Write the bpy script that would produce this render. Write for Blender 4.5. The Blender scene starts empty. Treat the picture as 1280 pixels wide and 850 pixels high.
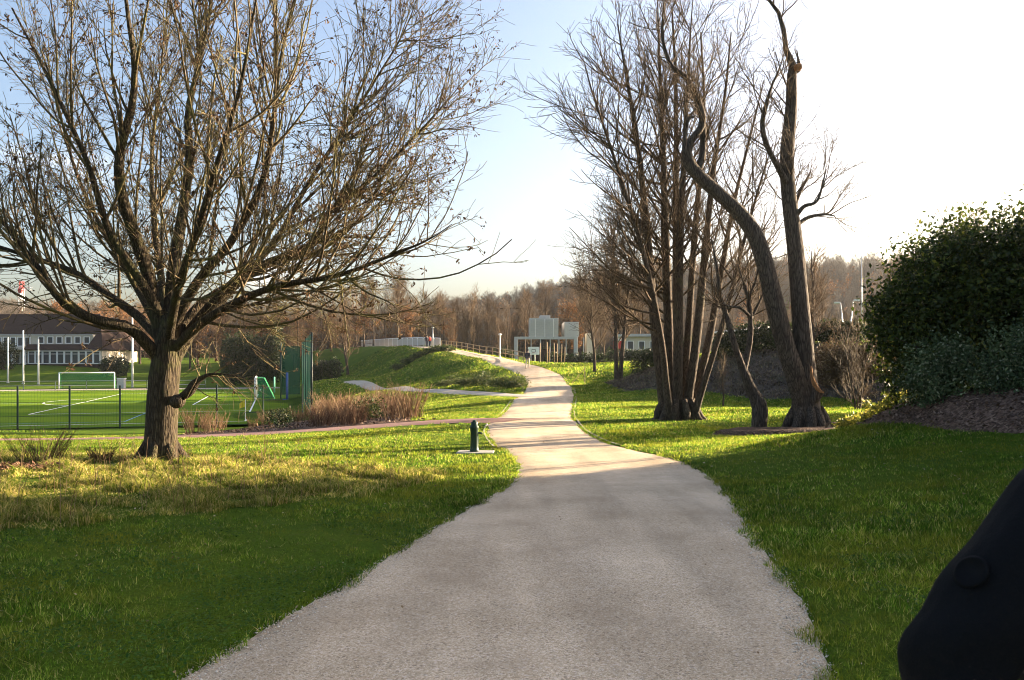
import bpy, bmesh, math, random
import numpy as np
from mathutils import Vector, Matrix, Quaternion

S = bpy.context.scene
COL = S.collection
RNG = np.random.default_rng(7)
random.seed(7)
EYE = 1.65
HOR = 450.0     # horizon row in the 1280 x 850 photograph
FOC = 1000.0    # focal length in photograph pixels
SUN_AZ = math.radians(64)      # from straight ahead towards the right
SUN_EL = math.radians(12.5)

# ------------------------------------------------------------------ bookkeeping
def tag(o, label=None, cat=None, group=None, kind=None):
    if label: o['label'] = label
    if cat: o['category'] = cat
    if group: o['group'] = group
    if kind: o['kind'] = kind
    return o

def link(o, parent=None):
    COL.objects.link(o)
    if parent is not None: o.parent = parent
    return o

def empty(name, loc=(0, 0, 0), rz=0.0):
    o = bpy.data.objects.new(name, None)
    o.empty_display_size = 0.2
    o.location = loc; o.rotation_euler = (0, 0, rz)
    return link(o)

def copy_tree(o, parent=None):
    c = o.copy(); COL.objects.link(c)
    if parent is not None: c.parent = parent
    for ch in [x for x in COL.objects if x.parent == o]:
        copy_tree(ch, c)
    return c

def mesh_np(name, V, groups, mats=None, smooth=False, fmat=None):
    """groups: list of int arrays (n,k) of faces"""
    V = np.asarray(V, dtype=np.float32)
    me = bpy.data.meshes.new(name)
    groups = [np.asarray(g, dtype=np.int32) for g in groups if len(g)]
    me.vertices.add(len(V)); me.vertices.foreach_set('co', V.ravel())
    loops = np.concatenate([g.ravel() for g in groups])
    tot = np.concatenate([np.full(len(g), g.shape[1], np.int32) for g in groups])
    st = np.concatenate([[0], np.cumsum(tot)[:-1]]).astype(np.int32)
    me.loops.add(len(loops)); me.loops.foreach_set('vertex_index', loops)
    me.polygons.add(len(tot)); me.polygons.foreach_set('loop_start', st)
    me.polygons.foreach_set('loop_total', tot)
    if fmat is not None: me.polygons.foreach_set('material_index', np.asarray(fmat, np.int32))
    if smooth: me.polygons.foreach_set('use_smooth', np.ones(len(tot), bool))
    me.update(calc_edges=True)
    for m in (mats or []): me.materials.append(m)
    return me

def obj(name, me, parent=None):
    return link(bpy.data.objects.new(name, me), parent)

class MB:
    """collects boxes, bars, tubes, lathes; build() makes ONE mesh object"""
    def __init__(s): s.V = []; s.F = []; s.n = 0
    def add(s, V, F):
        V = np.asarray(V, float)
        s.V.append(V); s.F += [tuple(i + s.n for i in f) for f in F]; s.n += len(V)
    def box(s, c, d, rz=0.0, M=None):
        x, y, z = [q / 2 for q in d]
        V = np.array([[a, b, e] for a in (-x, x) for b in (-y, y) for e in (-z, z)])
        if M is not None: V = V @ np.array(M).T
        if rz:
            ca, sa = math.cos(rz), math.sin(rz)
            V = np.c_[V[:, 0] * ca - V[:, 1] * sa, V[:, 0] * sa + V[:, 1] * ca, V[:, 2]]
        s.add(V + np.array(c), [(0, 1, 3, 2), (4, 6, 7, 5), (0, 4, 5, 1), (2, 3, 7, 6), (0, 2, 6, 4), (1, 5, 7, 3)])
        return s
    def tube(s, pts, r, sides=8, cap=True):
        pts = np.asarray(pts, float); K = len(pts)
        r = np.full(K, r, float) if np.isscalar(r) else np.asarray(r, float)
        V = ring_verts(pts[None], r[None], sides)[0]
        F = []
        for k in range(K - 1):
            for i in range(sides):
                j = (i + 1) % sides
                F.append((k * sides + i, k * sides + j, (k + 1) * sides + j, (k + 1) * sides + i))
        if cap:
            F.append(tuple(range(sides))[::-1]); F.append(tuple((K - 1) * sides + i for i in range(sides)))
        s.add(V.reshape(-1, 3), F); return s
    def lathe(s, prof, c=(0, 0, 0), sides=20):
        V = []; F = []
        for r, z in prof:
            for i in range(sides):
                a = 2 * math.pi * i / sides
                V.append((c[0] + r * math.cos(a), c[1] + r * math.sin(a), c[2] + z))
        K = len(prof)
        for k in range(K - 1):
            for i in range(sides):
                j = (i + 1) % sides
                F.append((k * sides + i, k * sides + j, (k + 1) * sides + j, (k + 1) * sides + i))
        F.append(tuple(range(sides))[::-1]); F.append(tuple((K - 1) * sides + i for i in range(sides)))
        s.add(V, F); return s
    def prism(s, poly, z0, z1):
        n = len(poly)
        V = [(x, y, z0) for x, y in poly] + [(x, y, z1) for x, y in poly]
        F = [tuple(range(n))[::-1], tuple(range(n, 2 * n))]
        F += [(i, (i + 1) % n, n + (i + 1) % n, n + i) for i in range(n)]
        s.add(V, F); return s
    def mesh(s, name, mat, smooth=False, bevel=0.0):
        me = bpy.data.meshes.new(name)
        me.from_pydata([tuple(v) for v in np.concatenate(s.V)], [], s.F); me.update()
        bm = bmesh.new(); bm.from_mesh(me)
        bmesh.ops.recalc_face_normals(bm, faces=bm.faces)
        if bevel:
            es = [e for e in bm.edges if len(e.link_faces) == 2 and e.calc_face_angle(0) > 0.6]
            bmesh.ops.bevel(bm, geom=es, offset=bevel, segments=2, affect='EDGES', profile=0.6)
        bm.to_mesh(me); bm.free()
        if smooth:
            for p in me.polygons: p.use_smooth = True
        me.materials.append(mat)
        return me
    def build(s, name, mat, parent=None, smooth=False, bevel=0.0):
        return obj(name, s.mesh(name, mat, smooth, bevel), parent)

def ring_verts(P, R, sides):
    """P (m,K,3), R (m,K) -> (m,K,sides,3)"""
    T = np.empty_like(P)
    T[:, 1:-1] = P[:, 2:] - P[:, :-2]; T[:, 0] = P[:, 1] - P[:, 0]; T[:, -1] = P[:, -1] - P[:, -2]
    T /= np.linalg.norm(T, axis=-1, keepdims=True) + 1e-9
    mean = np.abs(T.mean(axis=1))
    ref = np.where((mean[:, 2] > 0.75)[:, None], np.array([1.0, 0.13, 0]), np.array([0.1, 0, 1.0]))
    N1 = np.cross(T, ref[:, None, :]); N1 /= np.linalg.norm(N1, axis=-1, keepdims=True) + 1e-9
    N2 = np.cross(T, N1)
    a = 2 * np.pi * np.arange(sides) / sides
    return P[:, :, None, :] + R[:, :, None, None] * (N1[:, :, None, :] * np.cos(a)[None, None, :, None] + N2[:, :, None, :] * np.sin(a)[None, None, :, None])

def tubes(batches):
    """batches: list of (P, R, sides[, bumpy]) -> V, quads"""
    Vs, Fs, n = [], [], 0
    for b in batches:
        P, R, s = b[0], b[1], b[2]
        V = ring_verts(P, R, s)
        m, K = P.shape[:2]
        if len(b) > 3 and b[3]:
            ph = RNG.uniform(0, 6.28, (m, 1, 4))
            ang = 2 * np.pi * np.arange(s) / s
            kk = np.arange(K)[None, :, None]
            d = (np.sin(3 * ang[None, None, :] + ph[..., 0:1] + 0.25 * kk) * .35 + np.sin(5 * ang[None, None, :] + ph[..., 1:2] - 0.4 * kk) * .3
                 + np.sin(2 * ang[None, None, :] + ph[..., 2:3] + 0.9 * kk) * .35) + RNG.normal(0, .25, (m, K, s))
            V = P[:, :, None, :] + (V - P[:, :, None, :]) * (1 + b[3] * d[..., None])
        base = (np.arange(m)[:, None, None] * K + np.arange(K - 1)[None, :, None]) * s
        i = np.arange(s)[None, None, :]; j = (i + 1) % s
        F = np.stack([base + i, base + j, base + s + j, base + s + i], -1).reshape(-1, 4) + n
        Vs.append(V.reshape(-1, 3)); Fs.append(F); n += m * K * s
    return np.concatenate(Vs), np.concatenate(Fs)

def catmull(pts, n):
    """resample a polyline (k,d) through a Catmull-Rom spline at n points even along it"""
    p = np.asarray(pts, float)
    if len(p) == 2:
        t = np.linspace(0, 1, n)[:, None]; return p[0] * (1 - t) + p[1] * t
    q = np.vstack([2 * p[0] - p[1], p, 2 * p[-1] - p[-2]])
    out = []
    for i in range(1, len(q) - 2):
        t = np.linspace(0, 1, 24, endpoint=False)[:, None]
        a, b, c, d = q[i - 1], q[i], q[i + 1], q[i + 2]
        out.append(0.5 * (2 * b + (c - a) * t + (2 * a - 5 * b + 4 * c - d) * t ** 2 + (3 * b - a - 3 * c + d) * t ** 3))
    out = np.vstack(out + [p[-1:]])
    sp = out[:, :3] if out.shape[1] >= 3 else out
    s = np.r_[0, np.cumsum(np.linalg.norm(np.diff(sp, axis=0), axis=1))]
    u = np.linspace(0, s[-1], n)
    return np.stack([np.interp(u, s, out[:, k]) for k in range(out.shape[1])], 1)

# ------------------------------------------------------------------ materials
class NT:
    def __init__(s, name):
        s.m = bpy.data.materials.new(name); s.m.use_nodes = True
        s.t = s.m.node_tree; s.t.nodes.clear()
        s.out = s.n('ShaderNodeOutputMaterial')
    def n(s, typ, **kw):
        nd = s.t.nodes.new(typ)
        for k, v in kw.items():
            if k[0] == '_': setattr(nd, k[1:], v)
            else: nd.inputs[k.replace('__', ' ')].default_value = v
        return nd
    def l(s, a, b): s.t.links.new(a, b)
    def noise(s, scale, detail=3, rough=.55, vec=None, dim='3D'):
        nd = s.n('ShaderNodeTexNoise', Scale=scale, Detail=detail, Roughness=rough)
        s.l(vec if vec is not None else s.co(), nd.inputs['Vector']); return nd.outputs['Fac']
    def co(s):
        if not hasattr(s, '_co'): s._co = s.n('ShaderNodeTexCoord').outputs['Object']
        return s._co
    def scaled(s, sx, sy, sz):
        mp = s.n('ShaderNodeMapping'); mp.inputs['Scale'].default_value = (sx, sy, sz)
        s.l(s.co(), mp.inputs['Vector']); return mp.outputs['Vector']
    def ramp(s, fac, stops, interp='LINEAR'):
        r = s.n('ShaderNodeValToRGB'); cr = r.color_ramp; cr.interpolation = interp
        while len(cr.elements) > 1: cr.elements.remove(cr.elements[-1])
        for i, (p, c) in enumerate(stops):
            e = cr.elements[0] if i == 0 else cr.elements.new(p)
            e.position = p; e.color = (c[0], c[1], c[2], 1) if hasattr(c, '__len__') else (c, c, c, 1)
        s.l(fac, r.inputs['Fac']); return r.outputs['Color']
    def mix(s, a, b, fac, typ='MIX'):
        m = s.n('ShaderNodeMix', _data_type='RGBA', _blend_type=typ)
        def put(x, inp):
            if isinstance(x, bpy.types.NodeSocket): s.l(x, inp)
            elif hasattr(x, '__len__'): inp.default_value = (x[0], x[1], x[2], 1)
            else: inp.default_value = x
        put(fac, m.inputs[0]); put(a, m.inputs[6]); put(b, m.inputs[7]); return m.outputs[2]
    def math(s, op, a, b=0.0, c=None):
        m = s.n('ShaderNodeMath', _operation=op)
        for x, inp in ((a, m.inputs[0]), (b, m.inputs[1])) + (((c, m.inputs[2]),) if c is not None else ()):
            if isinstance(x, bpy.types.NodeSocket): s.l(x, inp)
            else: inp.default_value = x
        return m.outputs[0]
    def bump(s, h, strength=.5, dist=.02):
        b = s.n('ShaderNodeBump', Strength=strength, Distance=dist); s.l(h, b.inputs['Height']); return b.outputs['Normal']
    def bsdf(s, color, rough=.8, normal=None, metal=0.0, spec=.3, **kw):
        p = s.n('ShaderNodeBsdfPrincipled')
        if isinstance(color, bpy.types.NodeSocket): s.l(color, p.inputs['Base Color'])
        else: p.inputs['Base Color'].default_value = (*color[:3], 1)
        if isinstance(rough, bpy.types.NodeSocket): s.l(rough, p.inputs['Roughness'])
        else: p.inputs['Roughness'].default_value = rough
        p.inputs['Metallic'].default_value = metal; p.inputs['Specular IOR Level'].default_value = spec
        if normal is not None: s.l(normal, p.inputs['Normal'])
        return p.outputs['BSDF']
    def end(s, sh): s.l(sh, s.out.inputs['Surface']); return s.m

def rnd_island(t): return t.n('ShaderNodeNewGeometry').outputs['Random Per Island']

def mat_paint(name, c, rough=.5, metal=0.0, var=.12, scale=3.0, spec=.3):
    t = NT(name); f = t.noise(scale, 4)
    col = t.mix([x * (1 - var) for x in c], [min(1, x * (1 + var)) for x in c], f)
    f2 = t.noise(scale * 9, 2)
    return t.end(t.bsdf(col, t.ramp(f2, [(0.3, rough * .85), (.7, min(1, rough * 1.15))]), metal=metal, spec=spec))

def mat_leafy(name, stops, trans=.35, rough=.55, spec=.25, big=0.35, tint=None, fine=0, glow=None, mid=0):
    """leaves or blades: every island its own tone, plus broad patches; partly see-through to light"""
    t = NT(name); r = rnd_island(t)
    c = t.ramp(r, stops)
    f = t.ramp(t.noise(big, 3), [(.35, .62), (.65, 1.2)])
    c = t.mix(c, f, 1.0, 'MULTIPLY')
    if mid: c = t.mix(c, t.ramp(t.noise(mid, 4, .65), [(.33, (.72, .78, .72)), (.5, (1.13, 1.16, 1.13)), (.68, (1.5, 1.4, 1.4))]), 1.0, 'MULTIPLY')
    if fine: c = t.mix(c, t.ramp(t.noise(fine, 2), [(.34, .55), (.66, 1.4)]), 1.0, 'MULTIPLY')
    if tint is not None:
        c = t.mix(c, tint[0], t.ramp(t.noise(tint[1], 3), [(tint[2], 0), (tint[3], 1)]))
    b = t.bsdf(c, rough, spec=spec)
    tr = t.n('ShaderNodeBsdfTranslucent'); t.l(t.mix(c, glow, 1.0, 'MULTIPLY') if glow else c, tr.inputs['Color'])
    mx = t.n('ShaderNodeMixShader', Fac=trans); t.l(b, mx.inputs[1]); t.l(tr.outputs[0], mx.inputs[2])
    return t.end(mx.outputs[0])

def mat_bark(name, c0, c1, moss=None, mossamt=.5, scale=1.0, bumpd=.03):
    t = NT(name)
    v = t.scaled(13 * scale, 13 * scale, 1.5 * scale)
    f = t.noise(1.0, 6, .65, v)
    vor = t.n('ShaderNodeTexVoronoi', Scale=2.2, _feature='DISTANCE_TO_EDGE'); t.l(v, vor.inputs['Vector'])
    crack = t.ramp(vor.outputs['Distance'], [(0.0, 0), (.22, 1)])
    c = t.ramp(f, [(.3, c0), (.7, c1)])
    c = t.mix(c, t.ramp(t.noise(40 * scale, 3), [(.3, .75), (.7, 1.25)]), 1.0, 'MULTIPLY'); c = t.mix([x * .6 for x in c0], c, crack)
    if moss:
        m = t.ramp(t.noise(1.3, 4, .7), [(1 - mossamt - .12, 0), (1 - mossamt + .12, 1)])
        c = t.mix(c, moss, m)
    h = t.math('ADD', t.math('MULTIPLY', f, .6), t.math('MULTIPLY', crack, .5))
    return t.end(t.bsdf(c, .92, t.bump(h, .9, bumpd), spec=.15))
M = {}
SKY_STR = 0.056; SUN_STR = 4.6; EXPO = 2.92; CLOUD = (6.0, 5.9, 5.8, 1); DUST = 4.3; OZ = 1.7; AIR = 1.0; WBAL = (1.0, .955, .97, 1)
HAZE = 0.00009
# ------------------------------------------------------------------ materials of the place
def make_mats():
    # lawn soil and turf below the blades
    t = NT('turf'); f = t.noise(.5, 5, .6); g = t.noise(6, 4, .65); k = t.noise(38, 3, .7)
    c = t.ramp(f, [(.3, (.048, .090, .008)), (.5, (.070, .118, .010)), (.7, (.095, .130, .012))])
    c = t.mix(c, (.10, .085, .035), t.ramp(g, [(.58, 0), (.78, .55)]))
    c = t.mix(c, t.ramp(k, [(.3, .55), (.7, 1.35)]), 1.0, 'MULTIPLY')
    M['turf'] = t.end(t.bsdf(c, .95, t.bump(t.math('ADD', k, g), 1.0, .05), spec=.03))
    # gravel of the main path
    t = NT('gravel')
    v = t.n('ShaderNodeTexVoronoi', Scale=150); t.l(t.co(), v.inputs['Vector'])
    v2 = t.n('ShaderNodeTexVoronoi', Scale=75); t.l(t.co(), v2.inputs['Vector'])
    cell = t.n('ShaderNodeSeparateColor'); t.l(v.outputs['Color'], cell.inputs['Color'])
    cell2 = t.n('ShaderNodeSeparateColor'); t.l(v2.outputs['Color'], cell2.inputs['Color'])
    c = t.ramp(cell.outputs[0], [(0, (.36, .275, .18)), (.45, (.53, .415, .285)), (.8, (.62, .50, .36)), (1, (.76, .65, .50))])
    c = t.mix(c, (.15, .115, .09), t.ramp(cell2.outputs[1], [(.88, 0), (.95, .5)]))
    c = t.mix(c, (.68, .58, .47), t.ramp(cell2.outputs[0], [(.88, 0), (.95, .7)]))
    worn = t.ramp(t.noise(.42, 4, .6), [(.32, (.78, .76, .73)), (.68, (1.16, 1.16, 1.17))])
    c = t.mix(c, worn, 1.0, 'MULTIPLY')
    c = t.mix(c, (.36, .27, .18), t.ramp(t.noise(1.1, 5, .65), [(.5, 0), (.72, .5)]))
    streak = t.ramp(t.noise(1.0, 3, .5, t.scaled(1.9, .25, 1)), [(.38, .88), (.62, 1.08)])
    c = t.mix(c, streak, 1.0, 'MULTIPLY')
    h = t.math('ADD', t.math('MULTIPLY', v.outputs['Distance'], -.8), t.math('MULTIPLY', t.noise(26, 3), .5))
    M['gravel'] = t.end(t.bsdf(c, .95, t.bump(h, .5, .007), spec=.05))
    t = NT('loose_gravel'); r = rnd_island(t)
    M['pebble'] = t.end(t.bsdf(t.ramp(r, [(0, (.30, .25, .19)), (.5, (.60, .51, .40)), (1, (.82, .75, .65))]), .85, spec=.2))
    # dull red side path
    t = NT('red_path'); f = t.noise(.7, 4); k = t.noise(45, 2)
    c = t.ramp(f, [(.3, (.20, .115, .095)), (.7, (.29, .175, .145))]); c = t.mix(c, t.ramp(k, [(.3, .8), (.7, 1.2)]), 1, 'MULTIPLY')
    M['red_path'] = t.end(t.bsdf(c, .92, t.bump(k, .5, .01), spec=.12))
    t = NT('pale_path'); f = t.noise(.7, 4); k = t.noise(40, 2)
    c = t.ramp(f, [(.3, (.36, .31, .25)), (.7, (.46, .40, .33))]); c = t.mix(c, t.ramp(k, [(.3, .85), (.7, 1.15)]), 1, 'MULTIPLY')
    M['pale_path'] = t.end(t.bsdf(c, .92, t.bump(k, .5, .01), spec=.12))
    M['edging'] = mat_paint('edging_concrete', (.46, .40, .32), .85, scale=2)
    M['concrete'] = mat_paint('concrete', (.30, .29, .26), .85, scale=4, var=.2)
    # bark mulch
    t = NT('mulch'); v = t.n('ShaderNodeTexVoronoi', Scale=22); t.l(t.scaled(1, 1.6, 1), v.inputs['Vector'])
    s_ = t.n('ShaderNodeSeparateColor'); t.l(v.outputs['Color'], s_.inputs['Color'])
    c = t.ramp(s_.outputs[0], [(0, (.05, .032, .022)), (.5, (.115, .072, .052)), (1, (.22, .145, .105))])
    c = t.mix(c, t.ramp(t.noise(.8, 4), [(.3, .7), (.7, 1.25)]), 1, 'MULTIPLY')
    M['mulch'] = t.end(t.bsdf(c, .95, t.bump(t.math('ADD', v.outputs['Distance'], t.noise(8, 4)), 1, .05), spec=.1))
    t = NT('mulch_chips'); r = rnd_island(t)
    M['chip'] = t.end(t.bsdf(t.ramp(r, [(0, (.045, .030, .021)), (.5, (.13, .083, .058)), (1, (.30, .205, .15))]), .9, spec=.12))
    # artificial turf with its mowing stripes
    t = NT('pitch_turf'); sp = t.n('ShaderNodeSeparateXYZ'); t.l(t.co(), sp.inputs[0])
    st = t.ramp(t.math('FRACT', t.math('MULTIPLY', sp.outputs[1], .1)), [(.47, (.078, .148, .006)), (.53, (.112, .182, .008))])
    c = t.mix(st, t.ramp(t.noise(.16, 5, .65), [(.3, (.75, .78, .8)), (.7, (1.25, 1.15, 1.1))]), 1, 'MULTIPLY')
    M['pitch'] = t.end(t.bsdf(c, .95, t.bump(t.noise(30, 2), .6, .02), spec=.03))
    M['white_line'] = mat_paint('line_paint_white', (.8, .8, .78), .8)
    M['blue_line'] = mat_paint('line_paint_blue', (.14, .28, .5), .8)
    # blades
    M['lawn'] = mat_leafy('lawn_blades', [(0, (.014, .034, .006)), (.25, (.036, .088, .010)), (.55, (.085, .160, .018)), (.78, (.165, .215, .035)), (.91, (.28, .27, .09)), (1, (.46, .38, .21))],
                          .58, .7, .08, .55, ((.15, .150, .022), 1.1, .44, .72), fine=9, mid=2.3, glow=(1.7, 1.75, 1.0))
    M['rough'] = mat_leafy('rough_grass_blades', [(0, (.050, .085, .010)), (.3, (.11, .15, .016)), (.58, (.20, .20, .04)), (.76, (.37, .295, .11)), (1, (.52, .41, .21))],
                           .5, .7, .08, .5, fine=5, mid=1.4, glow=(1.4, 1.4, 1.0))
    M['clover'] = mat_leafy('clover_leaves', [(0, (.028, .075, .010)), (.6, (.055, .12, .014)), (1, (.10, .17, .025))], .4, .6, .12, .6)
    M['straw'] = mat_leafy('dry_stalks', [(0, (.17, .085, .045)), (.5, (.27, .165, .085)), (1, (.42, .30, .17))], .3, .7, .15, .5)
    M['redtwig'] = mat_leafy('red_twigs', [(0, (.075, .035, .022)), (.6, (.14, .075, .045)), (1, (.22, .14, .08))], .15, .7, .15, .8)
    M['laurel'] = mat_leafy('laurel_leaves', [(0, (.016, .025, .006)), (.5, (.031, .046, .010)), (.9, (.058, .075, .014)), (1, (.15, .145, .025))], .34, .5, .22, .9, mid=1.6, glow=(1.5, 1.5, .8))
    M['viburnum'] = mat_leafy('viburnum_leaves', [(0, (.034, .056, .022)), (.5, (.068, .10, .040)), (.85, (.125, .158, .07)), (1, (.36, .37, .25))], .25, .55, .2, .9, mid=3.5)
    M['cover'] = mat_leafy('ground_cover_leaves', [(0, (.10, .13, .02)), (.5, (.22, .23, .035)), (1, (.42, .36, .07))], .5, .5, .3, 1.0)
    M['hedge'] = mat_leafy('hedge_leaves', [(0, (.012, .022, .006)), (.6, (.026, .042, .010)), (1, (.06, .075, .016))], .3, .5, .3, .5)
    M['ivy'] = mat_leafy('low_shrub_leaves', [(0, (.025, .048, .010)), (.6, (.055, .085, .016)), (1, (.15, .14, .035))], .35, .55, .25, .8)
    M['copper'] = mat_leafy('coppery_twigs', [(0, (.08, .05, .03)), (.6, (.14, .095, .05)), (1, (.22, .16, .07))], .2, .7, .15, .6)
    M['dead'] = mat_leafy('withered_leaves', [(0, (.035, .020, .012)), (.6, (.075, .042, .022)), (1, (.16, .095, .045))], .25, .7, .15, .8)
    M['beech'] = mat_leafy('brown_beech_leaves', [(0, (.14, .062, .022)), (.6, (.23, .105, .040)), (1, (.34, .18, .07))], .35, .65, .2, .3)
    M['litter'] = mat_leafy('fallen_leaves', [(0, (.16, .09, .04)), (.6, (.30, .2, .1)), (1, (.6, .5, .34))], .2, .6, .2, 1.5)
    # bark
    M['bark_ash'] = mat_bark('bark_ridged_olive', (.040, .030, .020), (.094, .073, .045), (.070, .070, .023), .36, 1.0)
    M['twig_ash'] = mat_bark('twig_olive', (.075, .055, .032), (.165, .125, .065), (.13, .12, .04), .4, .6, .004)
    M['bark_lime'] = mat_bark('bark_lime', (.058, .044, .032), (.145, .112, .078), (.085, .085, .034), .3, 1.0)
    M['twig_lime'] = mat_bark('twig_lime', (.075, .052, .032), (.16, .115, .068), None, 0, .5, .004)
    M['bark_grey'] = mat_bark('bark_grey', (.060, .048, .038), (.135, .112, .088), (.075, .075, .040), .25, .8)
    M['bark_wood'] = mat_bark('bark_woodland', (.07, .05, .036), (.15, .112, .08), None, 0, .4, .01)
    M['twig_wood'] = mat_bark('twig_woodland', (.108, .070, .042), (.19, .126, .074), None, 0, .4, .004)
    M['twig_far'] = mat_bark('twig_far_hazed', (.095, .080, .066), (.17, .142, .115), None, 0, .4, .004)  # greyed twigs: haze over the far hill put into their colour
    M['split_wood'] = mat_bark('torn_wood', (.30, .14, .06), (.52, .30, .14), None, 0, 1.5, .02)
    # built things
    M['white'] = mat_paint('white_paint', (.78, .78, .76), .45)
    M['offwhite'] = mat_paint('render_cream', (.50, .45, .37), .8)
    M['roof'] = mat_paint('roof_dark_brown', (.040, .027, .023), .95, var=.3, scale=1.5, spec=.05)
    M['glass'] = mat_paint('window_glass', (.05, .06, .07), .12)
    M['green_paint'] = mat_paint('green_cast_iron', (.012, .035, .022), .42)
    M['dark_green'] = mat_paint('green_steel', (.010, .028, .022), .5)
    M['black_paint'] = mat_paint('black_paint', (.015, .015, .016), .5)
    M['steel'] = mat_paint('galvanised_steel', (.42, .43, .44), .45, metal=.6)
    M['greyclad'] = mat_paint('grey_cladding', (.44, .43, .42), .55, var=.2)
    M['red'] = mat_paint('red_paint', (.5, .035, .03), .5)
    M['yellow'] = mat_paint('yellow_cloth', (.75, .55, .02), .7)
    M['timber'] = mat_bark('pale_timber', (.30, .22, .13), (.50, .38, .24), None, 0, 1.2, .004)
    M['darkwood'] = mat_bark('old_timber', (.08, .05, .032), (.17, .11, .07), None, 0, 1.2, .01)
    M['blue'] = mat_paint('blue_pad', (.05, .10, .32), .6)
    t = NT('wind_screen_mesh'); c = t.ramp(t.noise(.4, 3), [(.3, (.005, .024, .018)), (.7, (.011, .042, .031))])
    b = t.bsdf(c, .7, spec=.2); tl = t.n('ShaderNodeBsdfTranslucent'); t.l(c, tl.inputs['Color'])
    m1 = t.n('ShaderNodeMixShader', Fac=.35); t.l(b, m1.inputs[1]); t.l(tl.outputs[0], m1.inputs[2])
    tp = t.n('ShaderNodeBsdfTransparent'); m2 = t.n('ShaderNodeMixShader', Fac=.12); t.l(m1.outputs[0], m2.inputs[1]); t.l(tp.outputs[0], m2.inputs[2])
    M['screen'] = t.end(m2.outputs[0])
    t = NT('goal_net'); b = t.bsdf((.03, .30, .12), .7); tp = t.n('ShaderNodeBsdfTransparent')
    m2 = t.n('ShaderNodeMixShader', Fac=.62); t.l(b, m2.inputs[1]); t.l(tp.outputs[0], m2.inputs[2]); M['net'] = t.end(m2.outputs[0])
    # earth bank with rough dead growth
    t = NT('bank_earth'); f = t.noise(3, 6, .7, t.scaled(1, 1, .6)); k = t.noise(16, 4, .7)
    c = t.ramp(f, [(.3, (.05, .040, .032)), (.55, (.090, .074, .060)), (.75, (.14, .12, .10))])
    c = t.mix(c, (.06, .065, .03), t.ramp(t.noise(1.1, 4), [(.5, 0), (.7, .7)]))
    M['bank'] = t.end(t.bsdf(c, .95, t.bump(t.math('ADD', f, k), .8, .05), spec=.1))
    # people
    M['skin'] = mat_paint('skin', (.46, .27, .19), .5, var=.06)
    M['hair'] = mat_paint('hair_dark', (.03, .02, .014), .6)
    t = NT('black_coat_cloth'); w = t.noise(420, 2); k = t.noise(9, 4)
    c = t.mix((.0035, .0035, .004), (.007, .007, .008), k)
    M['coat'] = t.end(t.bsdf(c, .88, t.bump(t.math('ADD', t.math('MULTIPLY', w, .25), t.math('MULTIPLY', k, 1.2)), .6, .012), spec=.12))
    M['jeans'] = mat_paint('dark_jeans', (.03, .036, .055), .85)
    M['pale_trousers'] = mat_paint('pale_trousers', (.42, .38, .32), .85)
    M['dark_jacket'] = mat_paint('dark_jacket', (.035, .035, .045), .8)
    M['red_jacket'] = mat_paint('red_jacket', (.55, .06, .035), .8)
    M['shoe'] = mat_paint('shoe', (.03, .028, .026), .6)
    M['eye'] = mat_paint('eye', (.2, .2, .2), .2)
    M['badge'] = mat_paint('rubber_badge', (.0045, .0045, .005), .8, spec=.1)
make_mats()

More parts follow.
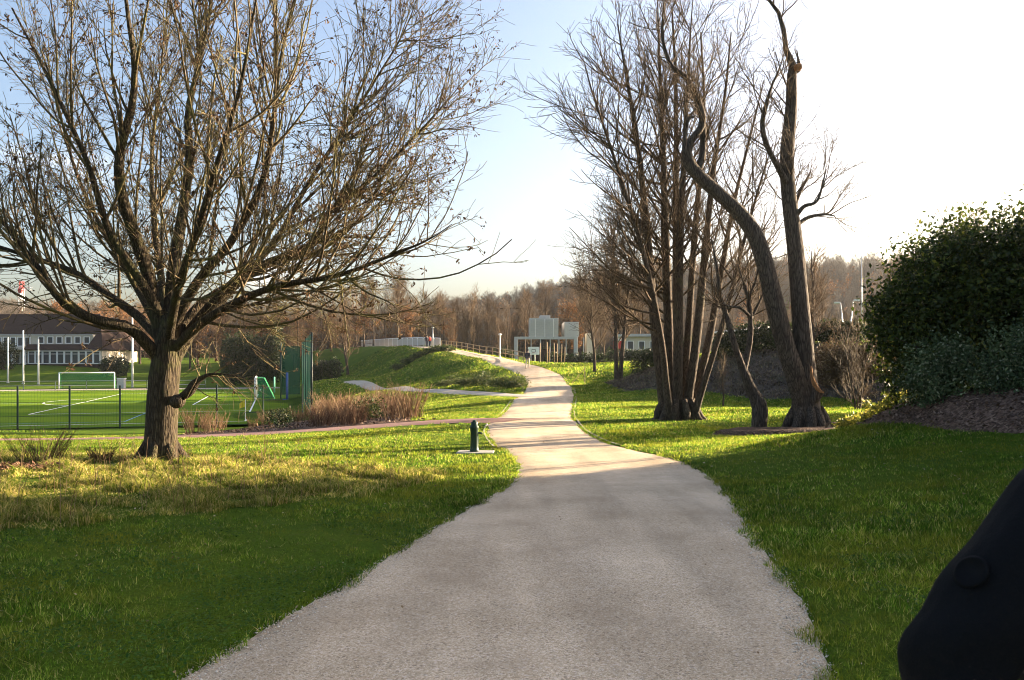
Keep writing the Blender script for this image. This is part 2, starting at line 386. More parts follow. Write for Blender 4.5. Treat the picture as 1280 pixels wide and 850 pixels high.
# ------------------------------------------------------------------ terrain
CT = np.array([
 # along the main path
 (-1,0,0),(0,4,0),(.87,8,-.10),(1.6,12.7,-.26),(1.35,17.7,-.41),(.75,24,-.50),(.9,31,-.55),(1.7,42,-.45),(2.4,55,-.08),(2.2,65,.34),(1.2,75,.92),(-1.6,88,1.66),(-6.3,103,2.66),(-14.5,125,3.8),(-25,150,4.3),(-38,180,4.4),
 # behind the camera
 (0,-10,.1),(-15,-10,.3),(15,-10,.9),(0,-40,.3),(-40,-30,0),(40,-30,1.5),
 # left lawn, falling to the pitch
 (-2.6,4.1,0),(-5,8,-.08),(-3,13,-.26),(-6.8,15.5,-.33),(-12,10,-.15),(-14,18,-.55),(-25,20,-.75),(-40,25,-1.2),(-3,22,-.5),(-9,24,-.85),(-16,25,-1.0),
 (-1,29,-.52),(-4.2,30.2,-.78),(-7.5,31.2,-1.08),(-13.3,31.8,-1.4),(-20.7,32.3,-1.58),(-40,34,-1.9),(-15,41,-2.05),(-28,42,-2.15),(-45,44,-2.4),
 (-14.5,53,-2.68),(-24,51.5,-2.7),(-36,49,-2.7),(-60,46,-2.7),(-20,75,-2.7),(-40,80,-2.7),(-26,95,-2.7),(-34,118,-2.7),(-60,85,-2.7),(-66,118,-2.7),(-95,118,-2.7),(-95,80,-2.7),(-50,118,-2.7),
 (-52,138,-2.5),(-90,132,-2.5),(-84,143,-.5),(-100,147,-.3),(-80,155,0),(-60,155,-.6),(-110,160,0),
 # between pitch and mound
 (-3,37,-.75),(-7,38,-1.2),(-9,46,-1.45),(-5,47,-.9),(0,47,-.45),(-4.7,59,-.70),(-10.3,73.5,-.88),(-19,96,-.95),(-28,130,-.95),(-13,60,-1.7),(-19,85,-1.7),(-30,108,-2.0),(-40,150,-.8),
 # mound side of the path
 (-1.3,66,.1),(-3.2,76,.55),(-6.0,88,1.55),(-10.6,102,2.55),(-19,123,3.3),(-5.0,72.2,-.55),(-9.4,85.3,-.55),(-15.2,101,-.4),(-23.4,123,-.1),
 # right side
 (3.5,8,0),(1.9,4.1,.02),(3.85,6,.16),(7.7,12,.46),(5,10,.13),(4.6,14,-.02),(7.6,15.5,.46),(5.5,17.5,-.12),(4.5,20,-.34),(6.8,20,-.25),(8.7,23.5,-.42),(7.2,23.5,-.45),(11,20.5,.0),(5.9,29,-.52),(6.7,42,-.45),(10,34,-.45),(13,42,-.32),(17.5,38,-.36),(15,30,-.4),
 (14,15,1.3),(11,12,1.05),(16,8,1.3),(9,5,.8),(17,22,.5),(24,30,.1),(30,12,1.8),(26,36,0),
 (4.6,62,.1),(6.5,75,.95),(3.9,68,.5),(9.8,58,.9),(9.6,66,1.1),(7.5,50,-.3),(7.6,58,.0),
 (9,90,.8),(4,95,.5),(3,112,.1),(12,110,0),(20,110,.2),(0,130,0),(14,140,.2),(-2,104,1.4),(-8,126,2.6),(-14,152,3.4),(30,140,1.0),
 (13,49,2.0),(20,45,2.1),(28,43,2.1),(11.5,57,1.6),(16,62,2.1),(25,70,2.3),(40,60,2.5),(40,90,3),(20,85,2.2),(60,40,2.6),
 (60,150,4),(0,170,2),(-60,190,1.5),(-110,190,1.5),(-140,120,-1),(-130,60,-2),(100,100,5),(80,10,3)], float)
def _phi(d2): return np.sqrt(d2 + 2.2 ** 2)
_pc = catmull([(1.2,75,.92),(-.4,82,1.3),(-1.9,88,1.68),(-4.0,95.5,2.15),(-6.3,103,2.62),(-9.8,113,3.2),(-14.5,125,3.75),(-19.5,137,4.05),(-25,150,4.25),(-31,164,4.35),(-38,180,4.4),(-46,198,4.4)], 24)
_pt = unit2 = np.gradient(_pc[:, :2], axis=0); _pt = _pt / np.linalg.norm(_pt, axis=1, keepdims=True); _pn = np.c_[-_pt[:, 1], _pt[:, 0]]
_ex = [np.c_[_pc[2:, 0] + _pn[2:, 0] * s, _pc[2:, 1] + _pn[2:, 1] * s, _pc[2:, 2]] for s in (-2.4, 0, 2.1)]
_old = CT[~((CT[:, 1] > 80) & (np.abs(CT[:, 0] - np.interp(CT[:, 1], _pc[:, 1], _pc[:, 0])) < 3.4))]
_toe = np.array([(-19, 96, -.95), (-20.2, 99.5, -.95), (-20.6, 104, -.95), (-23, 103, -.97), (-25.5, 111, -.95), (-23.2, 111, -.9), (-26.5, 121, -.95), (-17.2, 107, -.4), (-20.8, 117, -.2), (-33, 140, 1.0)], float)
CT = np.vstack([_old, _toe] + _ex)
_d2 = ((CT[:, None, :2] - CT[None, :, :2]) ** 2).sum(-1)
_A = np.block([[_phi(_d2) - np.diag(np.where(CT[:, 1] < 45, .02, .45)), np.ones((len(CT), 1))], [np.ones((1, len(CT))), np.zeros((1, 1))]])
_W = np.linalg.solve(_A, np.r_[CT[:, 2], 0])

def sstep(a, b, x):
    t = np.clip((x - a) / (b - a), 0, 1); return t * t * (3 - 2 * t)

def far_z(X, Y):
    u = X / np.maximum(Y, 60) * FOC + 640           # which way it lies, as a bearing
    hill = np.interp(u, [-900, -200, 0, 150, 350, 500, 600, 700, 850, 1000, 1100, 1300, 2200], [6, 10, 15, 14, 11, 11, 17, 26, 35, 42, 42, 40, 22])
    hill = hill + 2.5 * np.sin(X * .021 + 1) + 1.5 * np.sin(X * .05 + Y * .01)
    return 2.2 + hill * sstep(215, 420, Y)

def Z(X, Y):
    X = np.atleast_1d(np.asarray(X, float)); Y = np.atleast_1d(np.asarray(Y, float))
    sh = np.broadcast(X, Y).shape
    x = np.broadcast_to(X, sh).ravel(); y = np.broadcast_to(Y, sh).ravel()
    out = np.empty(x.shape)
    for i in range(0, len(x), 40000):
        d2 = (x[i:i + 40000, None] - CT[None, :, 0]) ** 2 + (y[i:i + 40000, None] - CT[None, :, 1]) ** 2
        out[i:i + 40000] = _phi(d2) @ _W[:-1] + _W[-1]
    r = np.hypot(x, y); w = sstep(140, 215, r) * (1 - np.exp(-((x + 30) / 24) ** 2) * (1 - sstep(190, 225, r)))
    out = np.clip(out, -4, 8)
    m = (x > 6.8) & (x < 13) & (y > 5) & (y < 19.5)
    if m.any():         # the planted bed stands a little proud of the lawn
        xb, yb = x[m], y[m]; dd = np.full(xb.shape, 9.0)
        for (ax, ay), (bx_, by_) in zip(BED_FRONT[:-1], BED_FRONT[1:]):
            ux, uy = bx_ - ax, by_ - ay; L2 = ux * ux + uy * uy; t = np.clip(((xb - ax) * ux + (yb - ay) * uy) / L2, 0, 1)
            dd = np.minimum(dd, np.hypot(xb - ax - t * ux, yb - ay - t * uy))
        xf = np.interp(yb, BED_FRONT[:, 1], BED_FRONT[:, 0]); sd = np.where(xb > xf, dd, -dd)
        out[m] += .34 * sstep(-.15, 1.0, sd) * sstep(19.4, 17.5, yb) * sstep(5.2, 8, yb) * sstep(13, 11, xb)
    out = out * (1 - w) + far_z(x, y) * w
    return out.reshape(sh)

BED_FRONT = np.array([(11.0, 4), (10.0, 8.6), (8.8, 10.6), (7.9, 12.2), (7.4, 13.7), (7.42, 15.2), (7.5, 16.8), (7.75, 18.2), (8.6, 19.6)], float)
def z1(x, y): return float(Z(x, y)[0])
def PX(px, py, Y):      # the point seen at a photograph pixel, at distance Y ahead
    return np.array([(px - 640) / FOC * Y, Y, EYE + (HOR - py) / FOC * Y])
_YS = np.r_[np.arange(3, 60, .1), np.arange(60, 220, .25)]
def G(px, py):          # the ground point seen at a photograph pixel
    X = (px - 640) / FOC * _YS; zz = EYE + (HOR - py) / FOC * _YS
    g = Z(X, _YS); k = np.argmax(zz <= g)
    if zz[k] > g[k]: k = len(_YS) - 1
    return np.array([X[k], _YS[k], g[k]])
def GY(px, Y):          # the ground point on a bearing, at distance Y ahead
    x = (px - 640) / FOC * Y; return np.array([x, Y, z1(x, Y)])

# ---- paths: centre line and half width (x, y, half)
MAIN = catmull([(-2.0,-5,1.7),(-.9,0,1.7),(-.05,4.1,1.7),(.32,5.6,1.7),(.74,8,1.68),(1.12,10,1.66),(1.55,12.7,1.6),(1.6,15.5,1.55),(1.35,17.7,1.46),(.97,20,1.45),(.72,24,1.53),(.76,28,1.53),(.96,32,1.5),(1.3,37,1.58),(1.72,43,1.7),(2.28,50,1.65),(2.55,57,1.63),(2.5,64,1.62),(1.87,72,1.62),(.1,80,1.66),(-2.2,90,1.7),(-6.5,103,1.7),(-14.5,125,1.7),(-25,150,1.7),(-38,180,1.7)], 700)
REDP = catmull([(.2,28.2,1.1),(-1.5,29.1,1.2),(-4.2,30.1,1.4),(-7.5,31.0,1.6),(-13.3,31.6,1.75),(-20.7,32.1,1.8),(-32,33,1.8),(-60,35,1.8)], 400)
PALE = catmull([(2.2,44.5,.9),(.2,47.5,.9),(-2.2,53,.9),(-4.7,59,.9),(-7.6,66,.9),(-10.3,73.5,.9),(-14.5,84,.85),(-19,96,.85),(-21.5,103.5,.85),(-24.5,111,.8)], 240)
def path_dist(P, x, y):
    """signed distance outside the strip (negative inside)"""
    out = np.full(x.shape, 1e9)
    for i in range(0, len(x), 20000):
        d = np.hypot(x[i:i + 20000, None] - P[None, :, 0], y[i:i + 20000, None] - P[None, :, 1]) - P[None, :, 2]
        out[i:i + 20000] = d.min(1)
    return out
def strip(P, ncross, lift, name, mat, ragged=0.0):
    T = np.gradient(P[:, :2], axis=0); T /= np.linalg.norm(T, axis=1, keepdims=True)
    N = np.c_[-T[:, 1], T[:, 0]]
    u = np.linspace(-1, 1, ncross)
    hw = P[:, 2][:, None] * np.ones((1, ncross))
    if ragged:
        s = np.arange(len(P)) * 1.0; e = np.zeros((len(P), 2))
        for k in range(2):
            for f, a in ((.13, .4), (.37, .3), (.83, .25), (1.9, .25)): e[:, k] += a * np.sin(f * s + RNG.uniform(0, 6.3))
            e[:, k] += RNG.normal(0, .35, len(P))
        near = np.clip(1 - (P[:, 1] - 14) / 8, 0, 1)
        hw = hw + ragged * near[:, None] * (e[:, :1] * np.clip(-u, 0, 1) ** 3 + e[:, 1:] * np.clip(u, 0, 1) ** 3)
    X = P[:, 0][:, None] + N[:, 0][:, None] * hw * u; Y = P[:, 1][:, None] + N[:, 1][:, None] * hw * u
    zz = Z(X, Y) + lift - .035 * np.clip((np.abs(u) - .9) / .1, 0, 1)[None, :] + .012 * (1 - u ** 2)[None, :]
    V = np.stack([X, Y, zz], -1).reshape(-1, 3)
    n = len(P); i = np.arange(n - 1)[:, None] * ncross + np.arange(ncross - 1)[None, :]
    F = np.stack([i, i + 1, i + ncross + 1, i + ncross], -1).reshape(-1, 4)[:, ::-1]
    o = obj(name, mesh_np(name, V, [F], [mat], True)); return tag(o, kind='structure')

ang = np.radians(np.r_[np.arange(-180, -46, 4.0), np.arange(-46, 46, .32), np.arange(46, 180, 4.0)])
rad = np.r_[0.25, 0.6, 1, 1.5, 2, 2.5, 3 * 1.0155 ** np.arange(0, 415)]
A_, R_ = np.meshgrid(ang, rad)
gx = R_ * np.sin(A_); gy = R_ * np.cos(A_)
gz = Z(gx, gy)
fx, fy = gx.ravel(), gy.ravel()
near = np.hypot(fx, fy) < 200
dip = np.zeros(fx.shape)
for P_ in (MAIN, REDP, PALE):
    d = np.full(fx.shape, 9.0); d[near] = path_dist(P_[::2], fx[near], fy[near])
    dip = np.maximum(dip, .09 * np.clip(-d / .25, 0, 1))
micro = (np.sin(fx * 1.7 + 2 * np.sin(fy * .9)) * np.sin(fy * 1.3 + 1.1) * .012 + np.sin(fx * .55 + fy * .4) * .02) * (R_.ravel() < 70)
gz = (gz.ravel() - dip + micro * (dip == 0))
nr, na = gx.shape
idx = np.arange(nr * na).reshape(nr, na)
a0 = idx[:-1, :]; a1 = np.roll(idx, -1, 1)[:-1, :]; b0 = idx[1:, :]; b1 = np.roll(idx, -1, 1)[1:, :]
GF = np.stack([a0, a1, b1, b0], -1).reshape(-1, 4)
GVv = np.c_[fx, fy, gz]
cen = np.array([[0, 0, gz[:na].mean()]]); nC = len(GVv)
tri = np.stack([np.full(na, nC), np.roll(idx[0], -1), idx[0]], -1)
go = obj('ground', mesh_np('ground', np.vstack([GVv, cen]), [GF[:, ::-1], tri[:, ::-1]], [M['turf']], True)); tag(go, kind='structure')
if go.data.polygons[2000].normal.z < 0: go.data.flip_normals()

mp_ = strip(MAIN, 15, .012, 'gravel_path', M['gravel'], .045)
rp_ = strip(REDP[:], 7, .03, 'red_side_path', M['red_path'])
pp_ = strip(PALE[:200], 7, .03, 'pale_side_path', M['pale_path'])
for o_ in (mp_, rp_, pp_):
    if o_.data.polygons[10].normal.z < 0: o_.data.flip_normals()

# pale edging along both sides of the far stretch of the path
def edging(side, lo, hi, skips):
    T = np.gradient(MAIN[:, :2], axis=0); T /= np.linalg.norm(T, axis=1, keepdims=True)
    N = np.c_[-T[:, 1], T[:, 0]] * side
    E = MAIN[:, :2] + N * (MAIN[:, 2:3] + .03)
    mb = MB(); run = []
    def flush():
        if len(run) > 2:
            pts = np.array(run); zz = Z(pts[:, 0], pts[:, 1]); W = .022
            t = np.gradient(pts, axis=0); t /= np.linalg.norm(t, axis=1, keepdims=True); nn = np.c_[-t[:, 1], t[:, 0]]
            V = []
            for k in range(len(pts)):
                for sx, dz in ((-W, -.1), (-W, .022), (W, .022), (W, -.1)):
                    V.append((pts[k, 0] + nn[k, 0] * sx, pts[k, 1] + nn[k, 1] * sx, zz[k] + dz))
            F = [(k * 4 + i, k * 4 + i + 1, k * 4 + i + 5, k * 4 + i + 4) for k in range(len(pts) - 1) for i in range(3)]
            mb.add(V, F)
    for k in range(len(MAIN)):
        y = E[k, 1]
        if lo < y < hi and not any(a < y < b for a, b in skips): run.append(E[k])
        else: flush(); run = []
    flush()
    return tag(mb.build('path_edging', M['edging']), kind='structure')
edging(1, 19, 58, [(27.0, 30.6), (43.5, 49.5)])
edging(-1, 19, 66, [])
# ------------------------------------------------------------------ grass
MULCH_RINGS = []      # (x, y, rx, ry) areas without lawn
BED_POLY = np.array([(7.75,18.2),(7.5,16.8),(7.42,15.2),(7.4,13.7),(7.9,12.2),(8.8,10.6),(10.0,8.6),(11.0,6.0),(11.5,2.0),(13,-4),(30,-4),(30,24),(13,24),(10.4,21),(8.6,18.6)])
BORDER_POLY = np.array([(-1.9,30.9),(-4,32.2),(-4.2,33.2),(-4.4,36),(-5.2,41),(-7.6,47),(-10.5,54),(-13,58),(-13.4,53),(-15.5,51.5),(-14.5,45),(-14.6,36),(-14.2,33.5),(-13,33.2),(-7.6,32.7),(-4.2,31.6)])
def inside(poly, x, y):
    c = np.zeros(x.shape, bool); j = len(poly) - 1
    for i in range(len(poly)):
        xi, yi = poly[i]; xj, yj = poly[j]
        c ^= ((yi > y) != (yj > y)) & (x < (xj - xi) * (y - yi) / (yj - yi + 1e-12) + xi)
        j = i
    return c
def fan_points(n, d0, d1, p, half=46):
    """points over the ground in front of the viewer, thinning out with distance"""
    u = RNG.uniform(0, 1, n); e = 2 - p
    d = (d0 ** e + u * (d1 ** e - d0 ** e)) ** (1 / e)
    a = np.radians(RNG.uniform(-half, half, n))
    return d * np.sin(a), d * np.cos(a), d
def wob(x, y, s=1.0, k=0.0):
    return (np.sin(x * 1.9 * s + 1.3 * np.sin(y * 1.1 * s + k) + k) + np.sin(y * 2.3 * s + 1.7 * np.sin(x * .8 * s - k)) + np.sin((x + y) * .9 * s + k * 2)) / 3
def in_rough(x, y):
    """strip of unmown grass about the left tree"""
    lo = np.interp(x, [-14, -9, -6.5, -4.5, -3, -1.8, -1.0], [5.6, 6.4, 7.4, 8.3, 9.6, 11.2, 13.2]) + .55 * wob(x, y, 1.3) + .3 * wob(x, y, 4.1, 2)
    hi = np.interp(x, [-20, -8, -4, -2, -1], [19, 17.5, 15.6, 14.4, 13.6]) + .5 * wob(x, y, .7, 2)
    return (y > lo) & (y < hi) & (x < -1.1)
def free_lawn(x, y):
    pd = path_dist(MAIN[::3], x, y)
    ok = pd > -.09 + .11 * wob(x, y, 4.0)
    rd = path_dist(REDP[::3], x, y); ok &= (rd > 0.12) & ~((rd < 1.5) & (y < np.interp(x, REDP[::-1, 0], REDP[::-1, 1])) & (wob(x, y, 6) > -.45))
    ok &= path_dist(PALE[::4], x, y) > 0.05
    ok &= ~inside(BED_POLY, x, y) & ~inside(BORDER_POLY, x, y)
    for (cx, cy, rx, ry) in MULCH_RINGS: ok &= ((x - cx) / rx) ** 2 + ((y - cy) / ry) ** 2 > 1 + .25 * wob(x, y, 3)
    ok &= ~((np.abs(x + .95) < .62) & (np.abs(y - 17.75) < .33))
    return ok
def blades(name, x, y, h, w, mat, lean=.35, two=False, droop=0.0):
    n = len(x); z = Z(x, y) - .006
    a = RNG.uniform(0, 6.283, n); la = RNG.uniform(0, 6.283, n); L = np.abs(RNG.normal(0, lean, n))
    wx, wy = np.cos(a) * w / 2, np.sin(a) * w / 2
    B = np.c_[x, y, z]; W = np.c_[wx, wy, np.zeros(n)]
    if not two:
        T = B + np.c_[np.cos(la) * L * h, np.sin(la) * L * h, h]
        V = np.stack([B - W, B + W, T], 1).reshape(-1, 3)
        F = [np.arange(n * 3).reshape(-1, 3)]
    else:
        Mi = B + np.c_[np.cos(la) * L * h * .35, np.sin(la) * L * h * .35, h * .62]
        T = B + np.c_[np.cos(la) * (L + droop) * h, np.sin(la) * (L + droop) * h, h * (1 - .25 * droop)]
        V = np.stack([B - W, B + W, Mi + W * .75, Mi - W * .75, T], 1).reshape(-1, 3)
        i = np.arange(n)[:, None] * 5
        F = [i + np.array([0, 1, 2, 3]), i + np.array([3, 2, 4])]
    return tag(obj(name, mesh_np(name, V, F, [mat])), kind='stuff')

MULCH_RINGS.append((7.6, 21.9, 2.1, 1.8))
x, y, d = fan_points(1150000, 3.0, 62, 1.35)
k = free_lawn(x, y)
x, y, d = x[k], y[k], d[k]
k = ~((y > 47) & (x < -13 - (y - 54) * .297)) & ~((d > 25) & (Z(x, y) < -2.0)); x, y, d = x[k], y[k], d[k]
ro = in_rough(x, y)
patch = .5 + .5 * wob(x, y, .7, 1)
xs, ys, ds, ps = x[~ro], y[~ro], d[~ro], patch[~ro]
cl_ = np.clip(.45 + .6 * wob(xs, ys, 7.0, 2) + .5 * wob(xs, ys, 19.0, 5), 0, 1.3)
h = (.014 + .016 * RNG.random(len(xs)) + .012 * ps + .040 * cl_) * np.clip(.9 + ds / 70, 1, 1.4)
w = np.maximum(.0052, .00098 * ds) * RNG.uniform(.6, 1.4, len(xs))
blades('lawn_grass', xs, ys, h, w, M['lawn'], .85)
xf, yf, df = fan_points(420000, 50, 135, 1.0, 40); kf = free_lawn(xf, yf) & ~((yf > 44) & (Z(xf, yf) < -1.9)); xf, yf, df = xf[kf], yf[kf], df[kf]
blades('far_lawn_grass', xf, yf, RNG.uniform(.05, .16, len(xf)), .0011 * df * RNG.uniform(.6, 1.4, len(xf)), M['lawn'], .5)
# rough grass: taller blades in tufts
xr, yr, dr = x[ro], y[ro], d[ro]
x2, y2, d2_ = fan_points(240000, 5, 21, 1.0)
k = in_rough(x2, y2) & free_lawn(x2, y2) & (wob(x2, y2, 2.6, 3) + .35 * wob(x2, y2, 7, 1) > -.15); x2, y2 = x2[k], y2[k]
xr = np.r_[xr, x2]; yr = np.r_[yr, y2]
tall = np.clip(.5 + .75 * wob(xr, yr, 2.6, 3) + .5 * wob(xr, yr, 7, 1), .10, 1.6)
h = (.04 + .15 * tall ** 1.4 * RNG.uniform(.35, 1.2, len(xr)))
w = np.maximum(.005, .0009 * np.hypot(xr, yr)) * RNG.uniform(.7, 1.2, len(xr))
blades('rough_grass', xr, yr, h, w, M['rough'], .5, True, .35)
# clover and other broad weeds in the shaded left lawn
def flat_leaves(name, x, y, hz, s, mat, tilt=.5, kind='stuff'):
    n = len(x); z = Z(x, y) + hz
    a = RNG.uniform(0, 6.283, n)
    ux = np.c_[np.cos(a), np.sin(a), RNG.normal(0, tilt, n)]; ux /= np.linalg.norm(ux, axis=1, keepdims=True)
    vx = np.c_[-np.sin(a), np.cos(a), RNG.normal(0, tilt, n)]; vx /= np.linalg.norm(vx, axis=1, keepdims=True)
    c = np.c_[x, y, z]; s = s[:, None]
    V = np.stack([c - ux * s, c - vx * s * .6 + ux * s * .1, c + ux * s + np.array([0, 0, .2]) * s, c + vx * s * .6 + ux * s * .1], 1).reshape(-1, 3)
    i = np.arange(n)[:, None] * 4
    return tag(obj(name, mesh_np(name, V, [i + np.array([0, 1, 2]), i + np.array([0, 2, 3])], [mat])), kind=kind)
x, y, d = fan_points(95000, 3.2, 15, 1.3)
cl = free_lawn(x, y) & ~in_rough(x, y) & (wob(x, y, 1.5, 5) + .4 * wob(x, y, 5, 2) > np.where(x < 0, .02, .38))
flat_leaves('clover', x[cl], y[cl], .035 + .03 * RNG.random(cl.sum()), RNG.uniform(.007, .017, cl.sum()), M['clover'], .35)
# fallen leaves
x, y, d = fan_points(5200, 3.2, 30, 1.0)
k = (free_lawn(x, y) | (RNG.random(len(x)) < .12)) & (RNG.random(len(x)) < .6)
flat_leaves('leaf_litter', x[k], y[k], np.full(k.sum(), .035), RNG.uniform(.006, .02, k.sum()) * np.clip(d[k] / 9, .8, 2), M['litter'], .35)
# loose stones on the path, thickest along its edges
x, y, d = fan_points(120000, 3.2, 14, 1.4)
pd = path_dist(MAIN[::3], x, y)
k = (pd < .03) & (RNG.random(len(x)) < .10 + .9 * np.exp(-(pd / .28) ** 2) + .55 * (np.exp(-((x - (.42 + .21 * y)) / .55) ** 2)) * (y < 9.5))
x, y, pd = x[k], y[k], pd[k]; n = len(x)
s = RNG.uniform(.003, .0085, n)
oc = np.array([(1, 0, 0), (0, 1, 0), (-1, 0, 0), (0, -1, 0), (0, 0, .75), (0, 0, -.75)], float)
V = np.c_[x, y, Z(x, y) + .014 - .02 * np.clip((pd + .15) / .15, 0, 1)][:, None, :] + oc[None] * s[:, None, None] * RNG.uniform(.6, 1.3, (n, 6, 3))
F = (np.arange(n)[:, None, None] * 6 + np.array([(0, 1, 4), (1, 2, 4), (2, 3, 4), (3, 0, 4), (1, 0, 5), (2, 1, 5), (3, 2, 5), (0, 3, 5)])[None]).reshape(-1, 3)
tag(obj('loose_gravel', mesh_np('loose_gravel', V.reshape(-1, 3), [F], [M['pebble']])), kind='stuff')

# ---- mulch sheets
def sheet(name, poly, mat, lift, step=.4, kind='structure', bumps=.03):
    p = np.asarray(poly); p = catmull(np.vstack([p, p[:1]]), max(40, len(p) * 8))[:-1] if len(p) > 6 else p
    x0, y0 = p.min(0); x1, y1 = p.max(0)
    xs = np.arange(x0, x1 + step, step); ys = np.arange(y0, y1 + step, step)
    X, Y = np.meshgrid(xs, ys); sh = X.shape
    # signed distance to the outline: the sheet dives under the turf at its rim
    dd = np.full(X.size, 1e9)
    for i in range(len(p)):
        a = p[i]; b = p[(i + 1) % len(p)]; ab = b - a
        t = np.clip(((X.ravel() - a[0]) * ab[0] + (Y.ravel() - a[1]) * ab[1]) / (ab @ ab + 1e-12), 0, 1)
        dd = np.minimum(dd, np.hypot(X.ravel() - a[0] - t * ab[0], Y.ravel() - a[1] - t * ab[1]))
    ins = inside(p, X.ravel(), Y.ravel()); sd = np.where(ins, dd, -dd)
    zz = Z(X, Y).ravel() + lift * np.clip(sd / .3, -1.5, 1) + bumps * wob(X.ravel(), Y.ravel(), 3.1) * ins
    keep = (sd > -step * 1.5).reshape(sh)
    id_ = np.arange(X.size).reshape(sh)
    q = np.stack([id_[:-1, :-1], id_[:-1, 1:], id_[1:, 1:], id_[1:, :-1]], -1).reshape(-1, 4)
    kq = (keep[:-1, :-1] & keep[:-1, 1:] & keep[1:, 1:] & keep[1:, :-1]).ravel()
    return tag(obj(name, mesh_np(name, np.c_[X.ravel(), Y.ravel(), zz], [q[kq]], [mat], True)), kind=kind)
sheet('mulch_bed', BED_POLY, M['mulch'], .07, .25)
sheet('border_bed', BORDER_POLY, M['mulch'], .05, .3)
th = np.linspace(0, 2 * np.pi, 24, endpoint=False)
sheet('mulch_ring', np.c_[7.6 + 2.1 * np.cos(th), 21.9 + 1.8 * np.sin(th)], M['mulch'], .14, .2)
def chips(name, poly, n, s0, s1, mat):
    p = np.asarray(poly); x = RNG.uniform(p[:, 0].min(), p[:, 0].max(), n); y = RNG.uniform(p[:, 1].min(), p[:, 1].max(), n)
    k = inside(p, x, y) & (np.hypot(x, y) < 60); x, y = x[k], y[k]
    return flat_leaves(name, x, y, .06 + .03 * RNG.random(len(x)), RNG.uniform(s0, s1, len(x)), mat, .6)
chips('bark_chips', np.clip(BED_POLY, -50, 18.5), 42000, .015, .055, M['chip'])
chips('bark_chips', np.c_[7.6 + 2.0 * np.cos(th), 21.9 + 1.7 * np.sin(th)], 6500, .02, .05, M['chip'])
chips('bark_chips', BORDER_POLY, 9000, .03, .08, M['chip'])

# ---- the sports pitch
GD = np.array([-18.4, 62.0]); GD /= np.linalg.norm(GD)      # along the near goal line
TD = np.array([-GD[1], GD[0]])                               # along the touchline, to the left
C0 = np.array([-18.6, 55.8])
def pw(a, b):     # a metres along the goal line, b metres along the touchline
    return C0 + GD * a + TD * b
def pitch_sheet(name, a0, a1, b0, b1, mat, lift, na=24, nb=30):
    a, b = np.meshgrid(np.linspace(a0, a1, na), np.linspace(b0, b1, nb))
    X = C0[0] + GD[0] * a + TD[0] * b; Y = C0[1] + GD[1] * a + TD[1] * b
    i = np.arange(nb - 1)[:, None] * na + np.arange(na - 1)[None, :]
    F = np.stack([i, i + 1, i + na + 1, i + na], -1).reshape(-1, 4)
    o = tag(obj(name, mesh_np(name, np.c_[X.ravel(), Y.ravel(), np.maximum(Z(X, Y).ravel() + .05, -2.66) * 0 - 2.62 + lift], [F], [mat], True)), kind='structure')
    if o.data.polygons[0].normal.z < 0: o.data.flip_normals()
    return o
pitch_sheet('pitch', -3, 66, -3.2, 100, M['pitch'], 0)
def pitch_lines(name, segs, mat, lift=.012, w=.12):
    mb = MB()
    for (a0, b0, a1, b1) in segs:
        p, q = pw(a0, b0), pw(a1, b1); t = (q - p) / np.linalg.norm(q - p); n = np.array([-t[1], t[0]]) * w / 2
        mb.add([(*(p - n), -2.62 + lift), (*(q - n), -2.62 + lift), (*(q + n), -2.62 + lift), (*(p + n), -2.62 + lift)], [(0, 1, 2, 3)])
    o = tag(mb.build(name, mat), kind='structure')
    return o
arc = [(32 + 9.15 * math.sin(t), 11 + 9.15 * math.cos(t)) for t in np.linspace(-.92, .92, 14)]
segs = [(0, 0, 64, 0), (0, 0, 0, 97), (64, 0, 64, 97), (12, 0, 12, 16.5), (12, 16.5, 52, 16.5), (52, 0, 52, 16.5), (23, 0, 23, 5.5), (23, 5.5, 41, 5.5), (41, 0, 41, 5.5), (0, 48.5, 64, 48.5)]
segs += [(*arc[i], *arc[i + 1]) for i in range(13)]
cir = [(32 + 9.15 * math.sin(t), 48.5 + 9.15 * math.cos(t)) for t in np.linspace(0, 2 * math.pi, 33)]
segs += [(*cir[i], *cir[i + 1]) for i in range(32)]
pitch_lines('pitch_markings', segs, M['white_line'], .012, .14)
pitch_lines('pitch_markings', [(2, 8, 30, 8), (30, 8, 30, 42), (30, 42, 2, 42), (2, 8, 2, 42)], M['blue_line'], .008, .10)
# sandy strip beyond the pitch
pitch_sheet('running_strip', 66.5, 72, -3, 100, M['pale_path'], .03)
